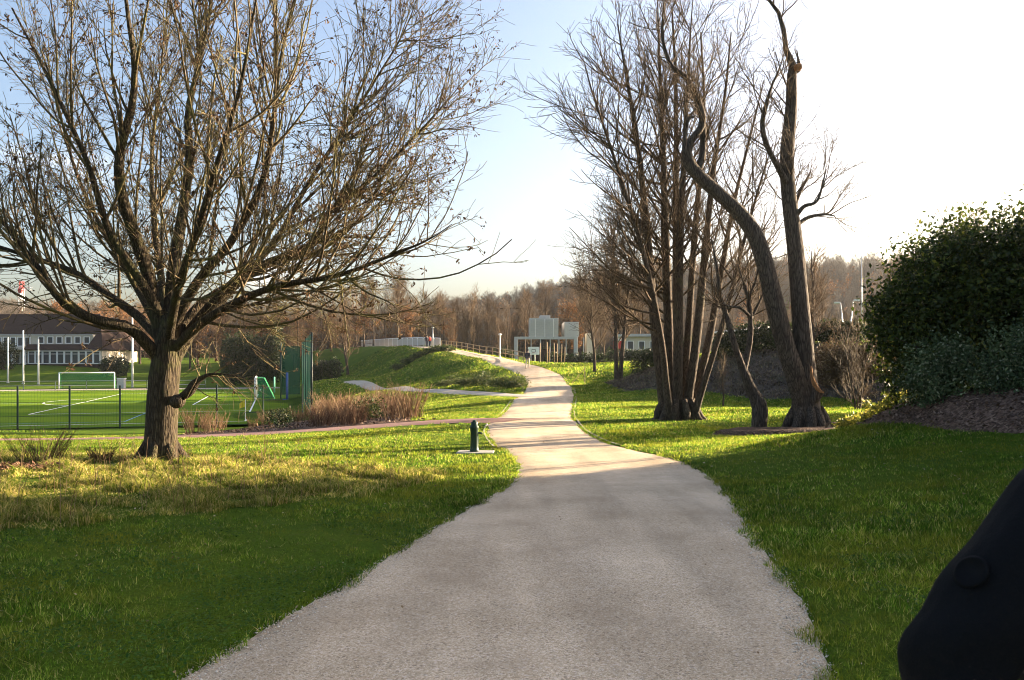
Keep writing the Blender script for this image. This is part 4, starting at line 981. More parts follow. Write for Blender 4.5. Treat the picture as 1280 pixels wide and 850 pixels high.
# ------------------------------------------------------------------ shrubs and hedges
def lobe_points(lobes, n, skin=.38, rough=.22, seed=0):
    vol = np.array([l[3] * l[4] * l[5] for l in lobes]) ** .75; pid = RNG.choice(len(lobes), n, p=vol / vol.sum())
    L = np.array(lobes, float)[pid]
    d = unit(RNG.normal(0, 1, (n, 3)))
    ph = pid * 1.7 + seed
    bump = (np.sin(d[:, 0] * 5 + ph) * np.sin(d[:, 1] * 6 + 1.3 * ph) + np.sin(d[:, 2] * 7 + ph * .7) * np.sin(d[:, 0] * 9 - ph) + .8 * np.sin(d[:, 1] * 13 + ph) * np.sin(d[:, 2] * 11))
    r = RNG.uniform(0, 1, n) ** skin * (1 + rough * bump * .5 + RNG.normal(0, .04, n))
    return L[:, :3] + d * r[:, None] * L[:, 3:6], d
def shrub(name, label, cat, base, lobes, n, size, mat, group=None, stems=8, aspect=.5, sprigs=0, hang=.2, skin=.38, rough=.3, zfloor=None):
    t = empty(name, tuple(base)); tag(t, label, cat, group); b = np.asarray(base, float)
    P, d = lobe_points(lobes, n, skin, rough, seed=len(name) + n)
    if sprigs:        # thin shoots that break the outline
        S0, sd = lobe_points(lobes, sprigs, .05, rough, seed=3); up = unit(sd + RNG.normal(0, .35, (sprigs, 3)) + np.array([0, 0, .7]))
        q = RNG.integers(0, sprigs, sprigs * 7); P = np.concatenate([P, S0[q] + up[q] * RNG.uniform(0, 2.6 * size, (len(q), 1)) + RNG.normal(0, size * .18, (len(q), 3))])
    if zfloor is not None: P = P[P[:, 2] > zfloor]
    V, F = leaf_quads(P - b, size * RNG.uniform(.45, 1.45, len(P)), aspect, hang)
    st = []
    for k in range(stems):
        l = lobes[k % len(lobes)]; a = RNG.uniform(0, 6.28)
        e = np.array(l[:3]) + RNG.normal(0, .35, 3) * np.array(l[3:6]) - b
        s0 = np.array([math.cos(a) * .25 * max(.3, size * 8), math.sin(a) * .25, -.08])
        m_ = (s0 + e) / 2 + np.array([0, 0, .1])
        st.append(limb([(*s0, .03 * max(.5, size * 10)), (*m_, .022 * max(.5, size * 10)), (*e, .008)], 7))
    V2, F2 = tubes([(*stackb(st), 5)])
    obj('stems', mesh_np('stems', V2, [F2], [M['bark_grey']], True), t)
    obj('foliage', mesh_np('foliage', V, F, [mat]), t)
    return t
gzl = z1(9.8, 16.4)
shrub('evergreen_shrub', 'huge dark glossy evergreen shrub filling the bed behind the two smaller bushes', 'shrub', (10.0, 16.3, gzl),
      [(9.0, 16.3, 2.45, 1.7, 1.3, 1.95), (8.3, 16.3, 1.85, .9, .9, 1.35), (9.6, 16.4, 3.35, 1.25, 1.1, 1.3), (10.9, 16.2, 3.1, 1.7, 1.3, 1.95), (8.45, 16.3, 3.1, .7, .7, .95), (10.4, 15.9, 3.9, .8, .8, .8), (9.0, 16.2, 3.95, .55, .55, .5), (11.6, 16, 4.1, .9, .8, .75),
       (11.0, 14.6, 2.8, 1.7, 1.6, 1.9), (12.6, 16.4, 3.2, 1.7, 1.5, 1.9), (7.85, 16.5, 2.5, .55, .7, .75)], 88000, .095, M['laurel'], stems=26, sprigs=500, zfloor=.5)
shrub('evergreen_shrub', 'unseen evergreen thicket beyond the right border, added to shade the foreground', 'shrub', (12.4, 8.5, z1(12.4, 8.5)),
      [(12.0, 12.0, 2.6, 1.8, 1.9, 2.1), (12.4, 9.6, 2.3, 1.8, 1.9, 1.9), (12.6, 7.2, 2.2, 1.8, 1.9, 1.9), (12.8, 5.0, 2.1, 1.8, 1.9, 1.9), (13.2, 3.0, 2.0, 1.8, 1.9, 1.9), (13.4, .8, 2.0, 1.8, 1.9, 1.9), (15.5, 8, 2.6, 2, 2.5, 2.2), (15.5, 4, 2.4, 2, 2.5, 2.2), (15.3, 12, 2.6, 2, 2.5, 2.2), (14, 6, 2.8, 1.6, 2.2, 1.8), (14, 10, 3.0, 1.6, 2.2, 1.8), (14, 14, 3.2, 1.6, 2.2, 1.8), (14.5, 1.5, 2.4, 2, 2.5, 2.2)], 46000, .3, M['laurel'], stems=14, zfloor=.3)  # thicket wholly out of view, put in to keep the foreground shaded
shrub('grey_green_bush', 'rounded grey-green bush with small leaves, the smaller of the pair on the mulch bed', 'bush', (8.1, 15.2, z1(8.1, 15.2)),
      [(8.1, 15.2, 1.42, .62, .5, .62), (7.85, 15.1, 1.2, .42, .42, .42), (8.35, 15.2, 1.62, .42, .42, .45)], 9000, .058, M['viburnum'], stems=12, aspect=.5, sprigs=300, rough=.5, zfloor=.78)
shrub('grey_green_bush', 'larger grey-green bush of the pair on the mulch bed, in front of the huge evergreen', 'bush', (9.2, 14.4, z1(9.2, 14.4)),
      [(9.2, 14.4, 1.55, .85, .65, .72), (8.7, 14.3, 1.25, .5, .45, .48), (9.7, 14.3, 1.85, .75, .65, .7)], 12500, .058, M['viburnum'], stems=14, aspect=.5, sprigs=420, rough=.5, zfloor=.85)
shrub('evergreen_hedge', 'unseen evergreen hedge hidden behind the huge shrub, added to shade the lawn', 'hedge', (20, 29, z1(20, 29)),
      [(17.0, 27, 1.9, 1.5, 1.6, 2.0), (18.8, 29.5, 2.0, 1.8, 1.8, 2.2), (21, 32, 2.0, 1.9, 1.9, 2.2), (24, 35, 2.1, 2.1, 2.0, 2.3)], 14000, .2, M['hedge'], stems=8)  # hedge hidden from view, put in to throw shade on the lawn
# lit yellow-green ground cover along the shoulder of the bed
cov = []
for i in range(16):
    f = i / 15; px = 1056 + 76 * f; Yc = 20.2 - 2.9 * f; b = GY(px, Yc); cov.append((b[0], b[1], b[2] + .16 + .08 * math.sin(i * 2.1), .3, .28, .20))
b = GY(1090, 18.6); cov.append((b[0] - .1, b[1], b[2] + .38, .16, .16, .26))
shrub('ground_cover', 'sunlit yellow-green leafy ground cover along the slope of the mulch bed', 'ground cover', GY(1090, 18.8), cov, 3600, .085, M['cover'], stems=10, aspect=.7, rough=.2)

# hedges and scrub on and above the earth bank
def hedge_on(label, px0, px1, Y, h, thick, n, size=.16, name='clipped_hedge', mat='hedge'):
    k = max(3, int(abs(px1 - px0) / 12)); lob = []
    for i in range(k):
        b = GY(px0 + (px1 - px0) * (i + .5) / k, Y); wx = abs(px1 - px0) / FOC * Y / k * .85
        hh = h * rr.uniform(.88, 1.08); lob.append((b[0], b[1], b[2] + hh * .5, wx, thick, hh * .54))
    return shrub(name, label, 'hedge', GY((px0 + px1) / 2, Y), lob, n, size, M[mat], stems=k, skin=.3, rough=.16)
hedge_on('dark clipped hedge with sunlit top on the bank, behind the crooked tree', 893, 992, 48.5, 1.75, .8, 9000)
hedge_on('low dark hedge on the bank right of the leaning tree', 1018, 1078, 48.5, 1.5, .8, 5000)
hedge_on('dark hedge on the bank right behind the tall stem clump', 792, 868, 57, 1.5, .8, 5500)
hedge_on('tangled rusty scrub leaning over the bank beside the huge evergreen', 1022, 1112, 41.5, 2.3, 1.0, 15000, .12, 'bank_scrub', 'copper')
hedge_on('dark evergreen belt behind the pitch, left of the green wind screen', 280, 352, 131, 8.8, 1.6, 12000, .42, 'evergreen_belt')
hedge_on('dark bushes below the building, beside its windows', 128, 158, 140, 3.6, 1.2, 2600, .35, 'dark_bushes')
hedge_on('dark bushes at the left end of the building', -12, 18, 141, 5.5, 1.2, 2600, .35, 'dark_bushes')
hedge_on('dark scrub under the bridge parapet at the top of the green mound', 492, 566, 104, .8, .9, 4000, .22, 'mound_scrub', 'ivy')
hedge_on('dark evergreen bushes beside the pale side path below the mound', 384, 424, 118, 3.2, 1.4, 4000, .3, 'dark_bushes')
hedge_on('dark low bushes at the foot of the timber stakes, beyond the path crest', 684, 765, 93, 1.9, .8, 5600, .22, 'dark_bushes')
hedge_on('dark hedge across the far lawn, between the three-stemmed tree and the pavilion', 762, 850, 86, 1.5, .8, 5500, .22, 'dark_bushes')
hedge_on('dark green bush at the foot of the portal frame post', 628, 642, 104, 1.9, .8, 1200, .22, 'dark_bushes')
BANK = np.array([GY(755, 55)[:2], GY(790, 48.5)[:2], GY(870, 44.5)[:2], GY(950, 41.8)[:2], GY(1040, 40)[:2], GY(1110, 37.5)[:2], GY(1190, 36)[:2], GY(1190, 44)[:2], GY(1100, 46)[:2], GY(990, 49.5)[:2], GY(880, 51)[:2], GY(800, 58)[:2]])
sheet('earth_bank', BANK, M['bank'], .09, .35, bumps=.05)
p_ = BANK; xq = RNG.uniform(p_[:, 0].min(), p_[:, 0].max(), 30000); yq = RNG.uniform(p_[:, 1].min(), p_[:, 1].max(), 30000); kq = inside(p_, xq, yq)
t_ = mat_leafy('bank_litter', [(0, (.045, .036, .028)), (.6, (.09, .074, .06)), (.95, (.15, .125, .10)), (1, (.08, .09, .04))], .1, .8, .1, .6)
flat_leaves('bank_growth', xq[kq], yq[kq], .09 + .04 * RNG.random(kq.sum()), RNG.uniform(.04, .10, kq.sum()), t_, .5)

kq2 = kq & (RNG.random(len(xq)) < .75)
gm = mat_leafy('dead_bank_growth', [(0, (.07, .054, .036)), (.6, (.15, .118, .082)), (.93, (.25, .20, .14)), (1, (.12, .13, .04))], .2, .8, .05, .6, mid=.9)
blades('bank_bracken', xq[kq2], yq[kq2], RNG.uniform(.12, .42, kq2.sum()), RNG.uniform(.03, .07, kq2.sum()), gm, .9, True, .5)
# low shrubs on the toe of the mound
def small_shrub_mesh(seed, n, size, mat, H=.7, R=.55, spiky=True):
    P, d = lobe_points([(0, 0, H * .5, R, R, H * .55)], n, .45, .5, seed)
    V, F = leaf_quads(P, size * RNG.uniform(.6, 1.3, n), .45, -.6)
    return mesh_np('low_shrub', V, F, [mat])
LOW = [small_shrub_mesh(s, 420, .12, M['ivy']) for s in (1, 4, 9)]
for i in range(34):
    f = i / 33; px = 548 + 104 * (f ** .9); Yb = np.interp(f, [0, 1], [66, 52]); Yb += rr.uniform(.3, 6.5 - 3.0 * f)
    b = GY(px, Yb); o = link(bpy.data.objects.new('low_shrub', LOW[i % 3])); o.location = (b[0], b[1], b[2] - .05); o.rotation_euler = (0, 0, rr.uniform(0, 6)); s = rr.uniform(.7, 1.35); o.scale = (s, s, s * rr.uniform(.8, 1.2))
    tag(o, 'low leafy shrub planted on the toe of the green mound', 'shrub', 'low shrubs on the toe of the mound')
# dry stems and shrubs in the border bed
def stalk_mesh(n, H, R, mat, seed, w=.012, fan=.35):
    a = RNG.uniform(0, 6.28, n); r = R * np.sqrt(RNG.random(n)); x = r * np.cos(a); y = r * np.sin(a); h = H * RNG.uniform(.55, 1.1, n)
    P = np.empty((n, 4, 3)); 
    for k in range(4):
        f = k / 3; P[:, k] = np.c_[x + np.cos(a) * fan * h * f ** 1.5 + RNG.normal(0, .015, n), y + np.sin(a) * fan * h * f ** 1.5 + RNG.normal(0, .015, n), h * f - .03]
    R_ = np.full((n, 4), w) * np.array([1, .9, .7, .3]); V, F = tubes([(P, R_, 3)])
    tw = grow(P, R_, n * 3, (.3, .95), (20, 45), (.12 * H, .4 * H), 3, w * .7, w * .35, .1, .1, .9, .3); V2, F2 = tubes([(*tw, 3)])
    return mesh_np('dry_stalks', np.concatenate([V, V2]), [np.concatenate([F, F2 + len(V)])], [mat])
STK = [stalk_mesh(46, 1.0, .42, M['straw'], 1), stalk_mesh(60, .95, .5, M['redtwig'], 2), stalk_mesh(38, 1.2, .4, M['straw'], 3)]
GRN = [small_shrub_mesh(21, 700, .13, M['ivy'], 1.0, .7), small_shrub_mesh(23, 700, .12, M['hedge'], .9, .65)]
pts = []
while len(pts) < 62:
    x, y = rr.uniform(-15.5, -3.6), rr.uniform(33.5, 57)
    if inside(BORDER_POLY, np.array([x]), np.array([y]))[0] and all(math.hypot(x - a, y - c) > .72 for a, c in pts) and (x / y * FOC + 640 > 396 or rr.random() < .05): pts.append((x, y))
for i, (x, y) in enumerate(pts):
    g = rr.random() < .30 and x > -11 and y < 46
    m = rr.choice(GRN) if g else rr.choice(STK)
    o = link(bpy.data.objects.new('border_shrub' if g else 'dry_stalk_clump', m)); o.location = (x, y, z1(x, y) + .0); o.rotation_euler = (0, 0, rr.uniform(0, 6)); s = rr.uniform(.8, 1.25); o.scale = (s, s, s * rr.uniform(.85, 1.15))
    if g: tag(o, 'leafy dark green shrub among the dry stalks of the border', 'shrub', 'green shrubs in the border')
    else: tag(o, 'clump of dry brown stalks in the mulched border beside the red path', 'dry plant', 'dry stalk clumps in the border')
for i, px in enumerate((236, 258, 278, 316, 330, 352, 372)):
    b = GY(px, 49.5 + .6 * (i % 3)); o = link(bpy.data.objects.new('dry_stalk_clump', STK[0 if i % 2 else 2])); o.location = tuple(b); o.scale = (.6, .6, rr.uniform(.7, 1.1))
    tag(o, 'thin clump of dry stalks along the foot of the pitch fence', 'dry plant', 'dry stalks along the fence')
# red-brown twiggy shrubs near the left tree
tw_ = [(52, 583, 1.0, 'larger red-brown twiggy shrub on the lawn near the left border'), (126, 578, .45, 'tiny red-brown twiggy shrub between the larger one and the big tree')]
for px, py, s, lab in tw_:
    b = G(px, py); o = link(bpy.data.objects.new('twiggy_shrub', stalk_mesh(95, .72 * s, .34 * s, M['redtwig'], 5, .0045, .5))); o.location = tuple(b); tag(o, lab, 'shrub')
b = G(10, 592); thx = np.linspace(0, 6.283, 40)
flat_leaves('leaf_litter', b[0] + RNG.normal(0, .45, 900) - .3, b[1] + RNG.normal(0, .22, 900), .09 + .06 * RNG.random(900), RNG.uniform(.02, .05, 900), M['redtwig'], .6)
# tall dry grass stalks standing in the rough grass
x, y, d = fan_points(700, 8, 17, 1.0); k = in_rough(x, y); x, y = x[k], y[k]; n = len(x)
P = np.empty((n, 4, 3)); a = RNG.uniform(0, 6.28, n); h = RNG.uniform(.3, .75, n); zb = Z(x, y)
for q in range(4):
    f = q / 3; P[:, q] = np.c_[x + np.cos(a) * .25 * h * f ** 2, y + np.sin(a) * .25 * h * f ** 2, zb + h * f]
V, F = tubes([(P, np.full((n, 4), .0035) * np.array([1, .9, .8, 1.1]), 3)]); tag(obj('tall_grass_stalks', mesh_np('tall_grass_stalks', V, [F], [M['straw']])), kind='stuff')
# ------------------------------------------------------------------ built things
# ---- dark green water post on its slab
b = np.array(G(593, 567)); wp = tag(empty('water_post', tuple(b + [0, 0, .05])), 'short dark green water post with a side spout, on a pale slab by the path', 'water post')
MB().lathe([(.105, 0), (.105, .03), (.094, .05), (.090, .10), (.088, .50), (.098, .52), (.098, .56), (.078, .57), (.076, .64), (.070, .655), (.02, .66)], sides=20).build('body', M['green_paint'], wp, True)
MB().lathe([(.045, .655), (.045, .675), (.035, .69), (.008, .695)], sides=12).build('cap', M['green_paint'], wp, True)
MB().tube([(.07, 0, .40), (.12, 0, .41), (.155, 0, .40), (.175, 0, .375)], [.026, .024, .022, .02], 10).build('spout', M['green_paint'], wp, True)
MB().tube([(.055, 0, .585), (.09, 0, .60), (.12, 0, .62)], [.012, .011, .014], 8).build('handle', M['green_paint'], wp, True)
sl = MB(); sl.prism([(-.40, -.27), (.42, -.22), (.44, .25), (-.36, .28)], -.08, .045)
so = sl.build('concrete_slab', M['concrete'], None, bevel=.012); so.location = tuple(b); tag(so, 'pale concrete slab set in the lawn under the green water post', 'slab')
# ---- logs at the foot of the bed
for px, Y, rot, s, lab in ((1046, 21.3, .2, 1.0, 'short sawn log lying at the foot of the mulch bed'), (1058, 21.0, -.35, .75, 'smaller sawn log leaning against the bigger one beside the mulch bed')):
    b = GY(px, Y); o = tag(empty('log', (b[0], b[1], b[2] + .12 * s), rot), lab, 'log')
    MB().tube([(-.24 * s, 0, 0), (-.1 * s, .01, .01), (.1 * s, 0, 0), (.24 * s, 0, .01)], [.15 * s, .155 * s, .15 * s, .148 * s], 14).build('bark', M['darkwood'], o, True)
    MB().tube([(-.245 * s, 0, 0), (-.235 * s, 0, 0)], [.13 * s, .13 * s], 14).build('cut_face', M['timber'], o); MB().tube([(.235 * s, 0, .01), (.246 * s, 0, .01)], [.13 * s, .13 * s], 14).build('cut_face', M['timber'], o)
# ---- wooden stakes
b = GY(993, 34); o = tag(MB().box((0, 0, .45), (.07, .07, 1.0)).build('wooden_stake', M['timber'], None, bevel=.01), 'pale square stake standing on the lawn just behind the leaning tree', 'stake'); o.location = tuple(b)
xs_ = [675, 684, 686.5, 693, 696.5, 701.5, 705.5]
stk = MB().tube([(0, 0, -.1), (.01, 0, 1.0), (0, 0, 2.0)], [.055, .052, .05], 8).mesh('tree_stake', M['timber'], True)
for px in xs_:
    b = GY(px, 83 + rr.uniform(-1.5, 1.5)); o = link(bpy.data.objects.new('tree_stake', stk)); o.location = tuple(b); o.rotation_euler = (rr.uniform(-.03, .03), rr.uniform(-.03, .03), 0); o.scale = (1, 1, rr.uniform(.85, 1.1))
    tag(o, 'pale round timber stake in the row beside the path crest', 'stake', 'timber stakes beside the path crest')
b = GY(731, 59); o = tag(empty('propped_sapling_stake', tuple(b)), 'thin upright stake with a slanting prop on the grass right of the path bend', 'stake')
MB().tube([(0, 0, -.1), (0, 0, 1.25)], .028, 6).build('post', M['timber'], o); MB().tube([(-.95, -.1, .05), (.05, 0, 1.15)], .03, 6).build('prop', M['timber'], o)
# ---- pitch: goals, flag, fence, screen
def goal(name, label, origin, udir, W=7.32, H=2.44, D=2.0, ndir=None):
    u = np.array([*udir, 0.]); nrm = np.array([*ndir, 0.]); o = np.array([*origin, -2.62]); up = np.array([0, 0, 1.])
    t = tag(empty(name, tuple(o)), label, 'goal')
    z0 = np.zeros(3)
    for q in (z0, u * W): MB().tube([q, q + up * H], .075, 10).build('post', M['white'], t, True)
    MB().tube([up * (H - .02), u * W + up * (H - .02)], .075, 10).build('crossbar', M['white'], t, True)
    for q in (z0, u * W):
        MB().tube([q + up * (H - .05), q + up * (H - .1) + nrm * .9, q + nrm * D + up * .03, q + up * .03], .03, 6).build('net_frame', M['dark_green'], t)
    nb = MB(); e = .02
    P = lambda a, d, h: u * a + nrm * d + up * h
    nb.add([P(0.05, .9, H - .12), P(W - .05, .9, H - .12), P(W - .05, D, .05), P(.05, D, .05)], [(0, 1, 2, 3)])
    nb.add([P(0.05, .03, H - .07), P(W - .05, .03, H - .07), P(W - .05, .9, H - .12), P(.05, .9, H - .12)], [(0, 1, 2, 3)])
    for a in (.03, W - .03): nb.add([P(a, .03, H - .07), P(a, .9, H - .12), P(a, D, .05), P(a, .03, .05)], [(0, 1, 2, 3)])
    nb.build('net', M['net'], t)
    return t
q = pw(28.3, 0); goal('football_goal', 'white football goal seen from its side, just left of the green screen', q, GD, ndir=-TD)
g0 = PX(143, 487, 118.5)[:2]; goal('football_goal', 'white football goal facing the viewer at the far side of the pitch', g0, TD, ndir=GD)
cf = tag(empty('corner_flag', (*C0, -2.62)), 'yellow corner flag on a thin pale pole at the corner of the pitch', 'flag')
MB().tube([(0, 0, 0), (0, 0, 1.55)], .025, 8).build('pole', M['white'], cf)
fl = MB(); V = []
for i in range(6):
    for j in range(2): V.append((-.02 - .08 * i, .04 * math.sin(i * 1.3) , 1.52 - j * (.5 - .03 * i) - .06 * i)); 
F = [(2 * i, 2 * i + 1, 2 * i + 3, 2 * i + 2) for i in range(5)]; fl.add(V, F); fl.build('cloth', M['yellow'], cf)
def b_at(px, a):   # where along the touchline direction the bearing px meets the line a metres off it
    m = (px - 640) / FOC; p = C0 + GD * a; return (m * p[1] - p[0]) / (TD[0] - m * TD[1])
fn = tag(empty('pitch_fence', (*pw(-3.5, 10), -2.65)), 'thin dark green mesh fence along the near side of the pitch', 'fence'); o0 = np.array([*pw(-3.5, 10), -2.65])
fp = [pw(-3.5, b_at(px, -3.5)) for px in (-105, -41, 22, 87, 150, 212, 271, 329, 378)]
for q in fp: MB().box(np.array([*q, -1.32]) - o0, (.085, .085, 2.75)).build('post', M['dark_green'], fn, bevel=.01)
mesh_ = MB()
for i in range(len(fp) - 1):
    a, c = fp[i], fp[i + 1]
    for h in (.08, .85, 1.7, 2.5): mesh_.tube([(*(a) - o0[:2], h), (*(c) - o0[:2], h)], .012, 4, False)
    for s in np.arange(.05, 1, .055):
        p = a + (c - a) * s - o0[:2]; mesh_.tube([(*p, .08), (*p, 2.5)], .0035, 3, False)
mesh_.build('wire_mesh', M['dark_green'], fn)
ff = tag(empty('rail_fence', (*pw(69, 40), -2.6)), 'low thin fence with dark posts along the far side of the pitch', 'fence'); o1 = np.array([*pw(69, 40), -2.6])
fq = [pw(69.0, b) for b in np.arange(8, 92, 4.0)]
for q in fq: MB().box(np.array([*q, -1.95]) - o1, (.09, .09, 1.3)).build('post', M['dark_green'], ff)
rl = MB(); 
for h in (.6, 1.25): rl.tube([(*(fq[0] - o1[:2]), h), (*(fq[-1] - o1[:2]), h)], .03, 6)
rl.build('rail', M['steel'], ff)
ns = tag(empty('wind_screen', (*pw(0, -4.5), -2.65)), 'tall dark green mesh screen on posts at the right end of the pitch', 'screen'); o2 = np.array([*pw(0, -4.5), -2.65])
cor = [pw(-2.2, -4.4), pw(6, -4.5), pw(14, -4.6), pw(22, -4.7), pw(30, -4.8)]
Hs = 6.1
for q in cor + [pw(30.3, -2.6)]: MB().tube([np.array([*q, -2.7]) - o2, np.array([*q, -2.65 + Hs + .1]) - o2], .07, 8).build('post', M['dark_green'], ns, True)
mb = MB()
for i in range(len(cor) - 1):
    n_ = 8; V = []
    for s in np.linspace(0.01, .99, n_):
        p = cor[i] + (cor[i + 1] - cor[i]) * s + TD * .12 * math.sin(s * math.pi) * .6
        V += [(*p - o2[:2], .1), (*p - o2[:2], Hs * .5), (*p - o2[:2], Hs)]
    F = [(3 * k + j, 3 * k + 3 + j, 3 * k + 4 + j, 3 * k + 1 + j) for k in range(n_ - 1) for j in (0, 1)]; mb.add(V, F)
mb.build('mesh_panel', M['screen'], ns, True)
mb = MB(); p, q = pw(30.2, -4.6) - o2[:2], pw(30.4, -2.6) - o2[:2]; mb.add([(*p, .6), (*q, .6), (*q, Hs - .3), (*p, Hs - .3)], [(0, 1, 2, 3)]); mb.build('mesh_panel', M['screen'], ns)
bp = tag(empty('padded_frame', (*pw(27.5, -3.2), -2.65)), 'blue padded sports post standing against the green screen', 'sports post')
MB().tube([(0, 0, 0), (0, 0, 3.0)], .12, 10).build('post', M['blue'], bp, True); MB().box((0, 0, .12), (.9, 1.1, .24), .3).build('base', M['blue'], bp, bevel=.02)
gb = tag(empty('green_goal_frame', (*pw(26.5, 8) * 0 + PX(343, 492, 100)[:2], -2.65)), 'small pale green sports frame behind the nearer goal', 'sports frame')
MB().tube([(0, 0, 0), (0, 0, 2.2)], .09, 8).build('post', mat_paint('pale_green_paint', (.18, .55, .35), .5), gb, True); MB().box((.15, 0, .05), (.8, .6, .1)).build('base', M['dark_green'], gb, bevel=.02)
bx = tag(empty('equipment_bin', (*PX(152, 483, 122)[:2], z1(*PX(152, 483, 122)[:2]))), 'small pale grey equipment bin by the right post of the far goal', 'bin')
MB().box((0, 0, .75), (1.0, .8, 1.5)).build('body', M['greyclad'], bx, bevel=.05); MB().box((0, 0, 1.54), (1.1, .9, .08)).build('lid', M['white'], bx, bevel=.02)
# ---- tall white poles at the far side
for px, pt, pb, Y, lab in ((10, 423, 481, 129, 'leftmost of the tall white poles in front of the building'), (29, 414, 484, 128, 'tallest white pole of the three in front of the building'), (48, 425, 484, 128, 'white pole of the three standing nearest the windows of the building'), (165.5, 394, 485, 126, 'tall white pole standing alone just left of the big tree')):
    b = GY(px, Y); zt = PX(px, pt, Y)[2] - b[2]; o = tag(empty('white_pole', tuple(b)), lab, 'pole')
    MB().tube([(0, 0, -.1), (0, 0, zt * .5), (0, 0, zt)], [.15, .13, .10], 10).build('shaft', M['white'], o, True); MB().lathe([(.24, 0), (.24, .05), (.18, .1)], sides=12).build('base', M['steel'], o); MB().lathe([(.10, zt), (.12, zt + .03), (.06, zt + .12)], sides=10).build('cap', M['white'], o)
# ---- the building behind the pitch
YB = 150.0; k_ = YB / FOC
bX = lambda px: (px - 640) * k_
bZ = lambda py: EYE + (HOR - py) * k_
bo = np.array([bX(60), YB, -.6]); bl = tag(empty('school_building', tuple(bo)), 'long low cream building with dark steep roof and two window bands behind the pitch', 'building')
def bbox(x0, x1, y0, y1, z0, z1_, name, mat, par=None, bev=0.0):
    o = MB().box(np.array([(x0 + x1) / 2, (y0 + y1) / 2, (z0 + z1_) / 2]) - bo, (abs(x1 - x0), abs(y1 - y0), abs(z1_ - z0))).build(name, mat, par or bl, bevel=bev); return o
bbox(bX(-90), bX(115.8), 150.3, 164, -.8, bZ(418.2), 'upper_wall', M['offwhite'])
bbox(bX(115.85), bX(131), 150.35, 163, -.8, bZ(438), 'end_wall', M['offwhite'])
bbox(bX(42), bX(134), 148.0, 150.2, bZ(455), bZ(438.5), 'lower_wall', M['offwhite'])
bbox(bX(30), bX(134.5), 147.8, 150.28, -1.4, bZ(455.3), 'plinth', M['roof'])
bbox(bX(-90), bX(41.5), 147.5, 150.25, bZ(437.5), bZ(434.5), 'porch_roof', M['offwhite'], bev=.05)
for px in (24, 40, -2): bbox(bX(px) - .15, bX(px) + .15, 147.7, 148.0, -1.0, bZ(437.6), 'porch_post', M['white'])
def pl(z): return 147.2 + (z - bZ(437)) / (bZ(390) - bZ(437)) * (157 - 147.2)      # the roof plane: depth at a height
zr, ze, zd, zl = bZ(390), bZ(418), bZ(431), bZ(437); hip = lambda z: bX(101) + (bX(138) - bX(101)) * (zr - z) / (zr - zl)
eL = bX(-100)
rf = MB(); rf.add(np.array([(eL, 157, zr), (bX(101), 157, zr), (hip(ze), pl(ze), ze), (eL, pl(ze), ze), (bX(138), 147.2, zl), (bX(138), 167, zl), (eL, 167, zl),
  (bX(116), pl(ze), ze), (bX(116), 147.2, zl), (hip(ze), pl(ze), ze)]) - bo, [(0, 1, 2, 7, 3), (7, 2, 4, 8), (1, 5, 4, 2), (1, 0, 6, 5)])
rf.build('roof', M['roof'], bl)
lr_ = MB(); lr_.box(np.array([(bX(41) + bX(115.9)) / 2, (pl(zd) + 147.2) / 2, (zd + zl) / 2]) - bo, (bX(115.9) - bX(41), math.hypot(pl(zd) - 147.2, zd - zl), .2), M=Matrix.Rotation(math.atan2(zd - zl, pl(zd) - 147.2), 3, 'X'))
lr_.build('lower_roof', M['roof'], bl)
bbox(bX(-100), bX(115.9), 149.95, 150.2, bZ(419.2), bZ(417.9), 'gutter', M['greyclad'])
def bwin(px0, px1, py0, py1, yf, mull=0, tr=0):
    x0, x1, za, zb_ = bX(px0), bX(px1), bZ(py1), bZ(py0); c = np.array([(x0 + x1) / 2, yf, (za + zb_) / 2]) - bo
    w, h = x1 - x0, zb_ - za; f = MB(); t = .13
    f.box(c + [0, -.05, h / 2 - t / 2], (w, .16, t)); f.box(c + [0, -.05, -h / 2 + t / 2], (w, .16, t)); f.box(c + [-w / 2 + t / 2, -.05, 0], (t, .16, h - 2 * t)); f.box(c + [w / 2 - t / 2, -.05, 0], (t, .16, h - 2 * t))
    if tr: f.box(c + [0, -.05, h * .26], (w - 2 * t, .14, .1))
    fo = f.build('window', M['white'], bl); MB().box(c + [0, -.01, 0], (w - .1, .04, h - .1)).build('pane', M['glass'], fo)
for i in range(10): bwin(44 + 8.9 * i, 44 + 8.9 * (i + 1) - .35, 438.8, 454.6, 147.93, tr=1)
for i in range(6): bwin(47 + 11.4 * i, 47 + 11.4 * i + 7.6, 420.6, 429.5, 150.24)
for i in range(5): bwin(-6 + 9 * i, -6 + 9 * i + 7.2, 421, 433, 150.24)
for i in range(4): bwin(-2 + 10 * i, -2 + 10 * i + 7, 440, 455, 150.24, tr=1)
# ---- far crane tip
cr = tag(empty('tower_crane', (*GY(27, 330)[:2], z1(*GY(27, 330)[:2]))), 'far red and white tower crane above the roof of the long building', 'crane')
zc = PX(27, 361, 330)[2] - z1(*GY(27, 330)[:2])
def lattice(p, q, s, n):
    mb = MB(); p = np.array(p, float); q = np.array(q, float); d = (q - p) / np.linalg.norm(q - p); a = np.cross(d, [0, 1, 0.01]); a /= np.linalg.norm(a); c = np.cross(d, a); cs = [(a + c) * s, (a - c) * s, (-a - c) * s, (-a + c) * s]
    for e in cs: mb.tube([p + e, q + e], s * .22, 4)
    for i in range(n):
        u, v = p + (q - p) * i / n, p + (q - p) * (i + 1) / n
        for j in range(4): mb.tube([u + cs[j], v + cs[(j + 1) % 4]], s * .14, 3)
    return mb
lattice((0, 0, 0), (0, 0, zc), .7, 12).build('mast', M['white'], cr); lattice((4, 0, zc), (-24, 0, zc + .3), .5, 14).build('jib', M['white'], cr)
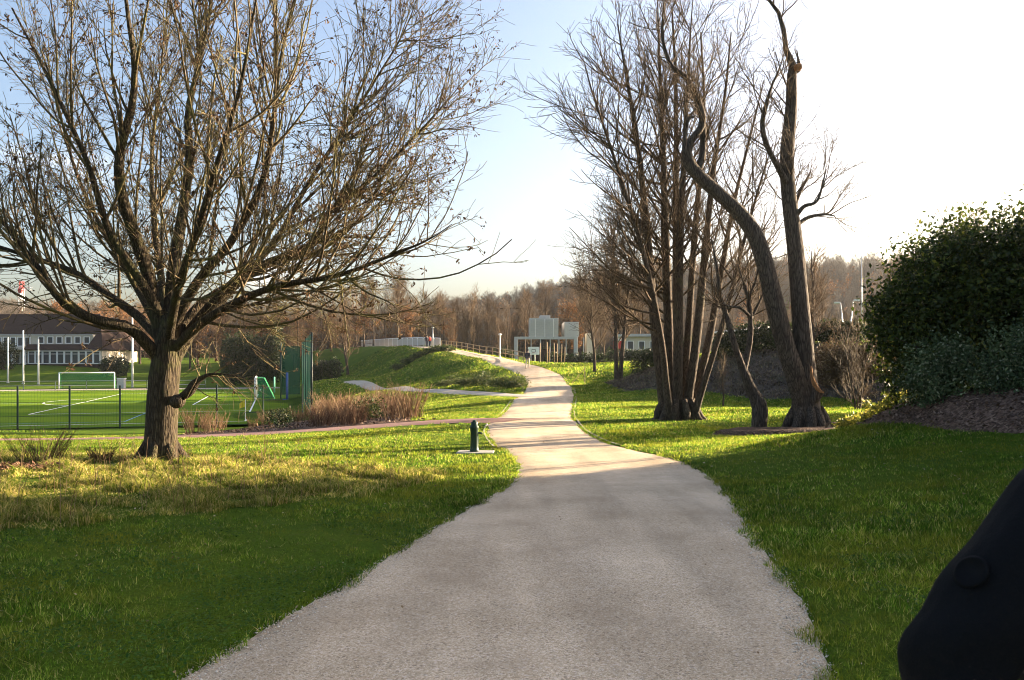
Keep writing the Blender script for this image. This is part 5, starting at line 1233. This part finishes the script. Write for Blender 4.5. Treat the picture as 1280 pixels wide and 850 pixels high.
lattice((0, 0, zc), (0, 0, zc + 3.2), .6, 2).build('tower_head', M['red'], cr); MB().box((0, -.5, zc - .8), (1.6, 1.6, 1.8)).build('cab', M['red'], cr, bevel=.1)
# ---- bridge parapet and railing on the far side of the path
Tm = np.gradient(MAIN[:, :2], axis=0); Tm /= np.linalg.norm(Tm, axis=1, keepdims=True); Nm = np.c_[Tm[:, 1], -Tm[:, 0]]
ER_ = MAIN[:, :2] + Nm * (MAIN[:, 2:3] + .25)
def at_y(y): k = np.argmin(np.abs(ER_[:, 1] - y) + (MAIN[:, 1] < 60) * 99); return ER_[k], Tm[k]
pr = tag(empty('bridge_parapet', (*at_y(140)[0], z1(*at_y(140)[0]))), 'pale panelled parapet along the top of the path where it becomes a bridge', 'parapet'); op = np.array([*at_y(140)[0], z1(*at_y(140)[0])])
ys = np.linspace(121, 172, 18)
for i in range(17):
    a, c = at_y(ys[i])[0], at_y(ys[i + 1])[0]; d = c - a; L = np.linalg.norm(d); mid = (a + c) / 2
    zz = z1(*mid); MB().box(np.array([*mid, zz + .72]) - op, (L - .12, .08, 1.15), math.atan2(d[1], d[0])).build('panel', M['offwhite'], pr, bevel=.01)
    MB().box(np.array([*a, z1(*a) + .65]) - op, (.12, .12, 1.45), math.atan2(d[1], d[0])).build('post', M['white'], pr)
mb = MB(); mb.tube([np.array([*at_y(y)[0], z1(*at_y(y)[0]) + 1.4]) - op for y in ys], .06, 8); mb.build('handrail', M['white'], pr)
rg = tag(empty('path_railing', (*at_y(100)[0], z1(*at_y(100)[0]))), 'weathered railing with posts along the right side of the path where it climbs', 'railing'); og = np.array([*at_y(100)[0], z1(*at_y(100)[0])])
ys = np.linspace(84, 120.5, 15)
for y in ys: p = at_y(y)[0]; MB().box(np.array([*p, z1(*p) + .5]) - og, (.1, .1, 1.2)).build('post', M['timber'], rg, bevel=.01)
for h in (.55, 1.02): mb = MB(); mb.tube([np.array([*at_y(y)[0], z1(*at_y(y)[0]) + h]) - og for y in ys], .05, 6); mb.build('rail', M['timber'], rg)
# ---- lamps and masts
def lamp(name, label, px, ptop, Y, mat, kind='post'):
    b = GY(px, Y); h = PX(px, ptop, Y)[2] - b[2]; o = tag(empty(name, tuple(b)), label, 'lamp' if kind != 'mast' else 'mast'); r = .075 if kind != 'mast' else .09
    MB().tube([(0, 0, -.1), (0, 0, h * .5), (0, 0, h)], [r, r * .85, r * .6], 10).build('pole', mat, o, True); MB().lathe([(.16, 0), (.16, .04), (.1, .12)], sides=12).build('base', mat, o)
    if kind == 'post': MB().lathe([(.05, h), (.2, h + .05), (.22, h + .12), (.05, h + .2)], sides=14).build('lamp_head', mat, o, True)
    if kind == 'tee':
        MB().tube([(-1.3, 0, h), (1.3, 0, h)], .05, 6).build('arm', mat, o)
        for s in (-1.2, 1.2): MB().box((s, -.2, h - .12), (.55, .5, .14)).build('floodlight', mat, o, bevel=.02)
    return o
lamp('lamp_post', 'slim pale lamp post on the bridge behind the walkers in red', 541, 410, 119, M['steel'])
lamp('lamp_post', 'pale lamp post beside the path railing left of the portal frame', 625, 419, 92, M['white'])
lamp('floodlight_mast', 'tall dark floodlight mast with a crossarm behind the portal frame', 637, 385, 120, M['darkwood'], 'tee')
lamp('floodlight_mast', 'dark wooden mast behind the leaning tree and the clipped hedge', 962, 352, 74, M['darkwood'], 'mast')
lamp('tall_mast', 'very tall thin pale mast rising above the far wood on the right', 1077, 320, 110, M['steel'], 'mast')
for px, pt, dx, lab in ((1058, 379, -.5, 'left lamp of the pair that spreads into a V above the bank'), (1059, 376, .5, 'right lamp of the pair that spreads into a V above the bank')):
    b = GY(px, 82); h = PX(px, pt, 82)[2] - b[2]; o = tag(empty('street_lamp', tuple(b + [dx * .2, 0, 0])), lab, 'lamp')
    MB().tube([(0, 0, -.1), (dx * .5, 0, h * .5), (dx, 0, h)], [.09, .075, .055], 8).build('pole', M['steel'], o, True)
    MB().tube([(dx, 0, h), (dx + .1, 0, h + .1), (dx + .35, 0, h + .08)] if dx > 0 else [(dx, 0, h), (dx - .1, 0, h + .1), (dx - .35, 0, h + .08)], [.05, .05, .04], 6).build('arm', M['steel'], o); MB().box((dx + (.38 if dx > 0 else -.38), 0, h + .05), (.5, .3, .16)).build('lamp_head', M['white'], o, bevel=.03)
# ---- sports ground right of the path crest
b = GY(667, 128); bb = tag(empty('basketball_hoop', tuple(b)), 'white basketball backboard with a dark square, on a pale post right of the path crest', 'basketball hoop')
zb = PX(667, 438.5, 128)[2] - b[2]
MB().tube([(0.2, .5, -.1), (.2, .5, zb - .3), (.15, .1, zb)], [.09, .08, .07], 10).build('post', M['white'], bb, True); MB().box((0, 0, zb), (1.8, .06, 1.25)).build('backboard', M['white'], bb, bevel=.01)
fr = MB()
for c, d in (((0, -.04, zb + .22), (.62, .02, .07)), ((0, -.04, zb - .20), (.62, .02, .07)), ((-.275, -.04, zb), (.07, .02, .35)), ((.275, -.04, zb), (.07, .02, .35))): fr.box(c, d)
fr.build('target_square', M['black_paint'], bb)
rim = MB(); rim.tube([(.23 * math.cos(a), -.32 + .23 * math.sin(a), zb - .32) for a in np.linspace(0, 2 * math.pi, 17)], .018, 6, False); rim.tube([(0, -.03, zb - .32), (0, -.1, zb - .32)], .03, 6); rim.build('rim', M['red'], bb)
pf = tag(empty('portal_frame', tuple(GY(645, 112))), 'pale square-cornered portal frame right of the path crest, under the grey cladding', 'frame'); b = GY(645, 112); zt = PX(645, 421, 112)[2] - b[2]
MB().box((0, 0, zt / 2), (.5, .5, zt)).build('post', M['greyclad'], pf, bevel=.02); MB().box((3.9 + .26, 0, zt - .17), (7.8, .42, .36)).build('beam', M['greyclad'], pf, bevel=.02); MB().box((8.32, 0, zt / 2), (.45, .45, zt)).build('post', M['greyclad'], pf, bevel=.02)
YH = 140.; hb = GY(690, YH); hall = tag(empty('sports_hall', tuple(hb)), 'grey clad stepped hall on posts, behind the basketball hoop', 'building'); hX = lambda px: (px - 690) * YH / FOC; hZ = lambda py: EYE + (HOR - py) * YH / FOC - hb[2]
def hbox(p0, p1, q0, q1, y0, y1, name, mat, par=None): return MB().box(((hX(p0) + hX(p1)) / 2, (y0 + y1) / 2, (hZ(q0) + hZ(q1)) / 2), (hX(p1) - hX(p0), y1 - y0, hZ(q0) - hZ(q1))).build(name, mat, par or hall, bevel=.02)
hbox(662, 698, 397.5, 421, 0, 8, 'upper_block', M['greyclad']); hbox(675, 688, 394, 397.4, .5, 6, 'roof_block', M['greyclad']); hbox(706, 724, 402, 421, 1, 9, 'upper_block', M['greyclad'])
cl_ = MB()
for py in np.arange(400, 421, 2.6): cl_.box(((hX(662) + hX(698)) / 2, -.05, hZ(py)), (hX(698) - hX(662) - .1, .06, .1))
cl_.build('cladding_ribs', M['steel'], hall)
for px in (669, 681, 692): hbox(px - .35, px + .35, 399, 421.5, -.35, -.1, 'rib_post', M['white'])
for px in (664, 676, 688, 699, 708, 722, 730): hbox(px - .5, px + .5, 421.6, 456, .6, .9, 'post', M['steel'])
hbox(664, 730, 436, 458, 5, 8, 'rear_wall', M['roof']); hbox(735, 742, 416, 456, 2, 6, 'pier', M['offwhite'])
YV = 118.; vb = GY(790, YV); vx = lambda px: (px - 790) * YV / FOC; vz = lambda py: EYE + (HOR - py) * YV / FOC - vb[2]
pav = tag(empty('pavilion', tuple(vb)), 'low pale pavilion with a flat roof, seen between the stems right of the path', 'building')
def vbox(p0, p1, q0, q1, y0, y1, name, mat, par=None): return MB().box(((vx(p0) + vx(p1)) / 2, (y0 + y1) / 2, (vz(q0) + vz(q1)) / 2), (vx(p1) - vx(p0), y1 - y0, vz(q0) - vz(q1))).build(name, mat, par or pav, bevel=.02)
vbox(778, 838, 421, 452, 0, 7, 'wall', M['offwhite']); vbox(775, 842, 417.5, 420.8, -.6, 7.5, 'roof', M['greyclad'])
for p0 in (784, 798, 812, 825): w_ = vbox(p0, p0 + 8, 426, 437, -.08, .1, 'window', M['white']); MB().box((vx(p0 + 4), -.10, vz(431.5)), (.75, .03, 1.1)).build('pane', M['glass'], w_)
sb = GY(772, 98); sg = tag(empty('red_sign_board', tuple(sb)), 'red and white board on two posts behind the three-stemmed tree', 'sign'); zs = PX(772, 432, 98)[2] - sb[2]
MB().box((0, 0, zs), (.95, .06, 1.15)).build('board', M['red'], sg, bevel=.01); MB().box((0, 0, zs + .72), (.85, .06, .26)).build('top_panel', M['white'], sg, bevel=.01)
for s in (-.4, .4): MB().tube([(s, .06, -.1), (s, .06, zs + .8)], .035, 6).build('post', M['steel'], sg)
# ramp handrail above the hedge
a, c = PX(884, 416.5, 70), PX(972, 408, 74); rs_ = GY(928, 72); hr = tag(empty('ramp_handrail', tuple(rs_)), 'pale sloping handrail of a ramp above the clipped hedge on the bank', 'handrail')
MB().tube([a - rs_, c - rs_], .07, 8).build('rail', M['white'], hr, True); MB().tube([a - rs_ - [0, 0, .5], c - rs_ - [0, 0, .5]], .035, 6).build('rail', M['steel'], hr)
for f in np.linspace(.03, .97, 6): p = a + (c - a) * f; zg = z1(p[0], p[1]); MB().tube([np.array([p[0], p[1], zg]) - rs_, p - rs_ - [0, 0, .06]], .04, 6).build('post', M['steel'], hr)

# ------------------------------------------------------------------ people
def skin_mesh(name, joints, edges, root, mat, levels=2):
    keys = list(joints); ix = {k: i for i, k in enumerate(keys)}
    me = bpy.data.meshes.new(name); me.from_pydata([joints[k][:3] for k in keys], [(ix[a], ix[c]) for a, c in edges], []); me.update()
    o = bpy.data.objects.new(name, me); COL.objects.link(o)
    o.modifiers.new('skin', 'SKIN'); sv = me.skin_vertices[0].data
    for k in keys:
        r = joints[k][3:]; sv[ix[k]].radius = (r[0], r[1] if len(r) > 1 else r[0]); sv[ix[k]].use_root = (k == root)
    sd = o.modifiers.new('sub', 'SUBSURF'); sd.levels = levels; sd.render_levels = levels
    dg = bpy.context.evaluated_depsgraph_get(); m2 = bpy.data.meshes.new_from_object(o.evaluated_get(dg)); m2.name = name
    bpy.data.objects.remove(o); bpy.data.meshes.remove(me)
    for p in m2.polygons: p.use_smooth = True
    m2.materials.clear(); m2.materials.append(mat); return m2
def person(label, loc, rz, scale, stride, arms, jacket, trousers, coat_len=.78, bulk=1.0, collar=False, hood=False, akimbo=False):
    t = empty('person', tuple(loc), rz); tag(t, label, 'person'); t.scale = (scale,) * 3
    s = stride; J = {'pel': (0, 0, .95, .125, .10), 'sp': (0, 0, 1.12, .12, .09), 'ch': (0, .0, 1.30, .135, .095), 'ub': (0, -.005, 1.40, .10, .075), 'nk': (0, .0, 1.485, .052, .055), 'hd': (0, .018, 1.58, .068, .082), 'cr': (0, .008, 1.675, .058, .07), 'ch_n': (0, .075, 1.535, .028, .03), 'ns': (0, .118, 1.588, .012, .014)}
    E = [('pel', 'sp'), ('sp', 'ch'), ('ch', 'ub'), ('ub', 'nk'), ('nk', 'hd'), ('hd', 'cr'), ('hd', 'ch_n'), ('hd', 'ns')]
    for sd, n in ((-1, 'l'), (1, 'r')):
        ph = s * sd; ar = arms[0 if sd < 0 else 1]
        J['hp' + n] = (.095 * sd, 0, .90, .085, .085); J['kn' + n] = (.10 * sd, ph * .5 + .03, .50, .056, .058); J['an' + n] = (.10 * sd, ph, .10, .036, .04); J['he' + n] = (.10 * sd, ph - .03, .045, .035, .036); J['to' + n] = (.115 * sd, ph + .15, .03, .038, .024)
        J['sh' + n] = (.175 * sd, 0, 1.40, .055, .055); J['el' + n] = (.235 * sd, ar[0], 1.12, .040, .040); J['wr' + n] = (.245 * sd, ar[1], ar[2], .026, .024); J['pm' + n] = (.245 * sd, ar[1] + ar[3] * .07, ar[2] - .075, .026, .034)
        E += [('pel', 'hp' + n), ('hp' + n, 'kn' + n), ('kn' + n, 'an' + n), ('an' + n, 'he' + n), ('an' + n, 'to' + n), ('ub', 'sh' + n), ('sh' + n, 'el' + n), ('el' + n, 'wr' + n), ('wr' + n, 'pm' + n)]
        if akimbo and sd < 0:
            J['sh' + n] = (-.16, 0, 1.36, .045, .045); J['el' + n] = (-.35, -.06, 1.185, .042); J['wr' + n] = (-.235, .10, .99, .026, .024); J['pm' + n] = (-.20, .13, .935, .026, .034)
        J['ea' + n] = (.08 * sd, .005, 1.585, .012, .018); E.append(('hd', 'ea' + n))
        for q, (dy, ln) in enumerate(((-.03, .062), (-.01, .075), (.012, .072), (.032, .058))):
            J[f'f{q}a' + n] = (J['pm' + n][0], J['pm' + n][1] + dy, J['pm' + n][2] - ln * .62, .0095); J[f'f{q}b' + n] = (J['pm' + n][0] - .009 * sd, J['pm' + n][1] + dy + .012, J['pm' + n][2] - ln * 1.25, .008)
            E += [('pm' + n, f'f{q}a' + n), (f'f{q}a' + n, f'f{q}b' + n)]
        J['tha' + n] = (J['pm' + n][0] - .007 * sd, J['pm' + n][1] + .05, J['pm' + n][2] + .005, .0105); J['thb' + n] = (J['pm' + n][0] - .015 * sd, J['pm' + n][1] + .062, J['pm' + n][2] - .04, .009); E += [('wr' + n, 'tha' + n), ('tha' + n, 'thb' + n)]
    obj('body', skin_mesh('body', J, E, 'pel', M['skin'], 1 if scale * 999 < 0 else 2), t)
    b_ = bulk; JC = {'hem': (0, 0, coat_len, .185 * b_, .145 * b_), 'pel': (0, 0, .96, .175 * b_, .135 * b_), 'sp': (0, 0, 1.13, .165 * b_, .125 * b_), 'ch': (0, 0, 1.29, .175 * b_, .13 * b_), 'ub': (0, -.01, 1.405, .13 * b_, .105 * b_), 'co': (0, -.012, 1.475 if not collar else 1.50, .082 * (1.0 if not collar else 1.12), .082)}
    EC = [('hem', 'pel'), ('pel', 'sp'), ('sp', 'ch'), ('ch', 'ub'), ('ub', 'co')]
    if hood: JC['ho'] = (0, -.10, 1.47, .10, .075); EC.append(('ub', 'ho'))
    for sd, n in ((-1, 'l'), (1, 'r')):
        ar = arms[0 if sd < 0 else 1]
        JC['sh' + n] = (.18 * sd, 0, 1.385, .078 * b_, .078 * b_); JC['ua' + n] = (.215 * sd, ar[0] * .5, 1.26, .070 * b_, .070 * b_); JC['el' + n] = (.24 * sd, ar[0], 1.12, .060 * b_, .060 * b_); JC['wr' + n] = (.246 * sd, ar[1], ar[2] - .005, .044 * b_, .044 * b_)
        if akimbo and sd < 0:
            JC['sh' + n] = (-.175, 0, 1.375, .066, .066); JC['ua' + n] = (-.262, -.03, 1.275, .064 * b_, .064 * b_); JC['el' + n] = (-.352, -.06, 1.185, .064 * b_, .064 * b_); JC['fa' + n] = (-.285, .03, 1.07, .058 * b_, .058 * b_); JC['wr' + n] = (-.235, .10, .99, .046 * b_, .046 * b_)
        EC += [('ub', 'sh' + n), ('sh' + n, 'ua' + n), ('ua' + n, 'el' + n), ] + ([('el' + n, 'fa' + n), ('fa' + n, 'wr' + n)] if 'fa' + n in JC else [('el' + n, 'wr' + n)])
    coat = obj('coat' if coat_len < .85 else 'jacket', skin_mesh('coat', JC, EC, 'ch', jacket, 2), t)
    JT = {'pel': (0, 0, .98, .135, .11)}; ET = []
    for sd, n in ((-1, 'l'), (1, 'r')):
        ph = s * sd; JT['hp' + n] = (.095 * sd, 0, .88, .098, .10); JT['kn' + n] = (.10 * sd, ph * .5 + .03, .50, .07, .072); JT['an' + n] = (.10 * sd, ph, .10, .056, .06); ET += [('pel', 'hp' + n), ('hp' + n, 'kn' + n), ('kn' + n, 'an' + n)]
        JS = {'a': (.10 * sd, ph - .05, .045, .042, .042), 'b': (.105 * sd, ph + .04, .05, .046, .042), 'c': (.115 * sd, ph + .16, .032, .045, .03)}
        obj('shoe', skin_mesh('shoe', JS, [('a', 'b'), ('b', 'c')], 'b', M['shoe'], 2), t)
        ey = MB().lathe([(.002, -.011), (.009, -.006), (.011, 0), (.009, .006), (.002, .011)], (.031 * sd, .087, 1.60), 10).build('eye', M['eye'], t, True)
    obj('trousers', skin_mesh('trousers', JT, ET, 'pel', trousers, 2), t)
    JH = {'a': (0, -.025, 1.585, .078, .075), 'b': (0, -.012, 1.665, .082, .085), 'c': (0, .03, 1.70, .066, .06)}
    obj('hair', skin_mesh('hair', JH, [('a', 'b'), ('b', 'c')], 'b', M['hair'], 2), t)
    return t, coat
ARM = ((-.02, .03, .86, 0), (-.02, .03, .86, 0))
np_, coat = person('person in a thick black coat cut off by the right border, close to the viewer', (.918, 1.08, z1(.91, 1.08) - .005), 0, 1.035, .06, ((-.05, .02, .87, 0), (-.02, .05, .87, 0)), M['coat'], M['jeans'], .62, 1.08, True, True, True)
_me = coat.data; _bm0 = bmesh.new(); _bm0.from_mesh(_me); bmesh.ops.subdivide_edges(_bm0, edges=_bm0.edges, cuts=2, use_grid_fill=True); _bm0.normal_update()
for v in _bm0.verts:
    c = v.co; a = math.exp(-((c.z - 1.19) / .11) ** 2) * (1 if c.x < -.15 else .4)
    v.co = c + v.normal * (0.003 * a * math.sin(62 * c.z + 34 * c.y + 9 * c.x) + .0016 * math.sin(27 * c.z - 19 * c.x + 3 * math.sin(14 * c.y)) + .0012 * math.sin(71 * c.z + 40 * c.y - 33 * c.x))
_bm0.to_mesh(_me); _bm0.free()
for p in _me.polygons: p.use_smooth = True
_sm = [(-.115, .01, 1.452), (-.145, -.045, 1.42), (-.165, -.075, 1.37), (-.16, -.085, 1.31), (-.14, -.075, 1.26)]
bd = MB().lathe([(.021, 0), (.022, .003), (.018, .005), (.017, .003)], sides=20).build('sleeve_badge', M['badge'], np_, True)
from mathutils.bvhtree import BVHTree
_bm = bmesh.new(); _bm.from_mesh(coat.data); _bv = BVHTree.FromBMesh(_bm); _pl = Vector(np_.location); _sc = np_.scale[0]
_h = _bv.ray_cast((Vector((0, 0, EYE)) - _pl) / _sc, Vector(((1215 - 640) / FOC, 1, (HOR - 716) / FOC)).normalized()); _bm.free()
if _h[0] is not None:
    bd.location = _h[0]; bd.rotation_euler = _h[1].to_track_quat('Z', 'Y').to_euler()
b = GY(659.5, 74.5); person('person in a dark jacket and pale trousers walking on the path near its crest', tuple(b), math.radians(-15), 1.02, .22, ((.10, .22, .95, 0), (-.10, -.12, .9, 0)), M['dark_jacket'], M['pale_trousers'], .90)
for px, Y, mat, lab, rz in ((533.5, 121, 'dark_jacket', 'walker in dark clothes on the bridge, beside the one in red', 20), (537, 122, 'red_jacket', 'walker in a red jacket on the bridge by the slim lamp post', -150)):
    b = GY(px, Y); person(lab, tuple(b), math.radians(rz), 1.0, .15, ARM, M[mat], M['jeans'], .90)

# ------------------------------------------------------------------ sky, sun, camera
W = bpy.data.worlds.new('World'); S.world = W; W.use_nodes = True
nt = W.node_tree; nt.nodes.clear()
wo = nt.nodes.new('ShaderNodeOutputWorld'); bg = nt.nodes.new('ShaderNodeBackground'); sk = nt.nodes.new('ShaderNodeTexSky')
sk.sky_type = 'NISHITA'; sk.sun_disc = False; sk.sun_elevation = SUN_EL; sk.sun_rotation = SUN_AZ
sk.air_density = 1.0; sk.dust_density = DUST; sk.ozone_density = OZ; sk.air_density = AIR; sk.altitude = 60
bg.inputs['Strength'].default_value = SKY_STR
tc = nt.nodes.new('ShaderNodeTexCoord'); mp = nt.nodes.new('ShaderNodeMapping'); mp.inputs['Scale'].default_value = (2.4, 2.4, 6.5); mp.inputs['Location'].default_value = (.6, .2, .1)
nz = nt.nodes.new('ShaderNodeTexNoise'); nz.inputs['Scale'].default_value = 1.5; nz.inputs['Detail'].default_value = 7; nz.inputs['Roughness'].default_value = .58
cr_ = nt.nodes.new('ShaderNodeValToRGB'); cr_.color_ramp.elements[0].position = .61; cr_.color_ramp.elements[0].color = (0, 0, 0, 1); cr_.color_ramp.elements[1].position = .80; cr_.color_ramp.elements[1].color = (.75, .75, .75, 1)
mx = nt.nodes.new('ShaderNodeMix'); mx.data_type = 'RGBA'; mx.inputs[7].default_value = CLOUD
nt.links.new(tc.outputs['Generated'], mp.inputs['Vector']); nt.links.new(mp.outputs[0], nz.inputs['Vector']); nt.links.new(nz.outputs['Fac'], cr_.inputs['Fac'])
nt.links.new(cr_.outputs['Color'], mx.inputs[0]); nt.links.new(sk.outputs[0], mx.inputs[6]); wb = nt.nodes.new('ShaderNodeMix'); wb.data_type = 'RGBA'; wb.blend_type = 'MULTIPLY'; wb.inputs[0].default_value = 1; wb.inputs[7].default_value = WBAL; nt.links.new(mx.outputs[2], wb.inputs[6]); nt.links.new(wb.outputs[2], bg.inputs['Color']); nt.links.new(bg.outputs[0], wo.inputs['Surface'])
sd_ = Vector((math.sin(SUN_AZ) * math.cos(SUN_EL), math.cos(SUN_AZ) * math.cos(SUN_EL), math.sin(SUN_EL)))
sl_ = bpy.data.lights.new('sun', 'SUN'); sl_.energy = SUN_STR; sl_.angle = math.radians(.5); sl_.color = (1.0, .80, .56)
so_ = link(bpy.data.objects.new('sun', sl_)); so_.rotation_euler = sd_.to_track_quat('Z', 'Y').to_euler(); so_.location = (60, 30, 40)
cd = bpy.data.cameras.new('camera'); cam = link(bpy.data.objects.new('camera', cd)); S.camera = cam
cam.location = (0, 0, EYE); cam.rotation_euler = (math.pi / 2, 0, 0)
cd.sensor_width = 36; cd.lens = FOC / 1280 * 36; cd.shift_y = (HOR - 425) / 1280; cd.clip_start = .05; cd.clip_end = 4000
cd.dof.use_dof = True; cd.dof.focus_distance = 22; cd.dof.aperture_fstop = 10
S.view_settings.view_transform = 'Standard'; S.view_settings.look = 'None'; S.view_settings.gamma = 1; S.view_settings.exposure = EXPO; S.view_settings.use_curve_mapping = False
S.cycles.use_denoising = True; S.cycles.max_bounces = 6; S.cycles.transparent_max_bounces = 12; S.cycles.diffuse_bounces = 3; S.cycles.glossy_bounces = 2; S.cycles.transmission_bounces = 4
S.cycles.sample_clamp_indirect = 6; S.cycles.filter_width = 1.0
S.render.resolution_x = 1024; S.render.resolution_y = 680

if HAZE:
    hz = MB().box((60, 190, 34), (1000, 620, 82)).build('haze', M['white']); hz.data.materials.clear()
    t = NT('haze_air'); pv = t.n('ShaderNodeVolumePrincipled'); pv.inputs['Color'].default_value = (.86, .88, .92, 1); pv.inputs['Density'].default_value = HAZE; pv.inputs['Anisotropy'].default_value = .35
    t.l(pv.outputs[0], t.out.inputs['Volume']); hz.data.materials.append(t.m); tag(hz, kind='stuff')
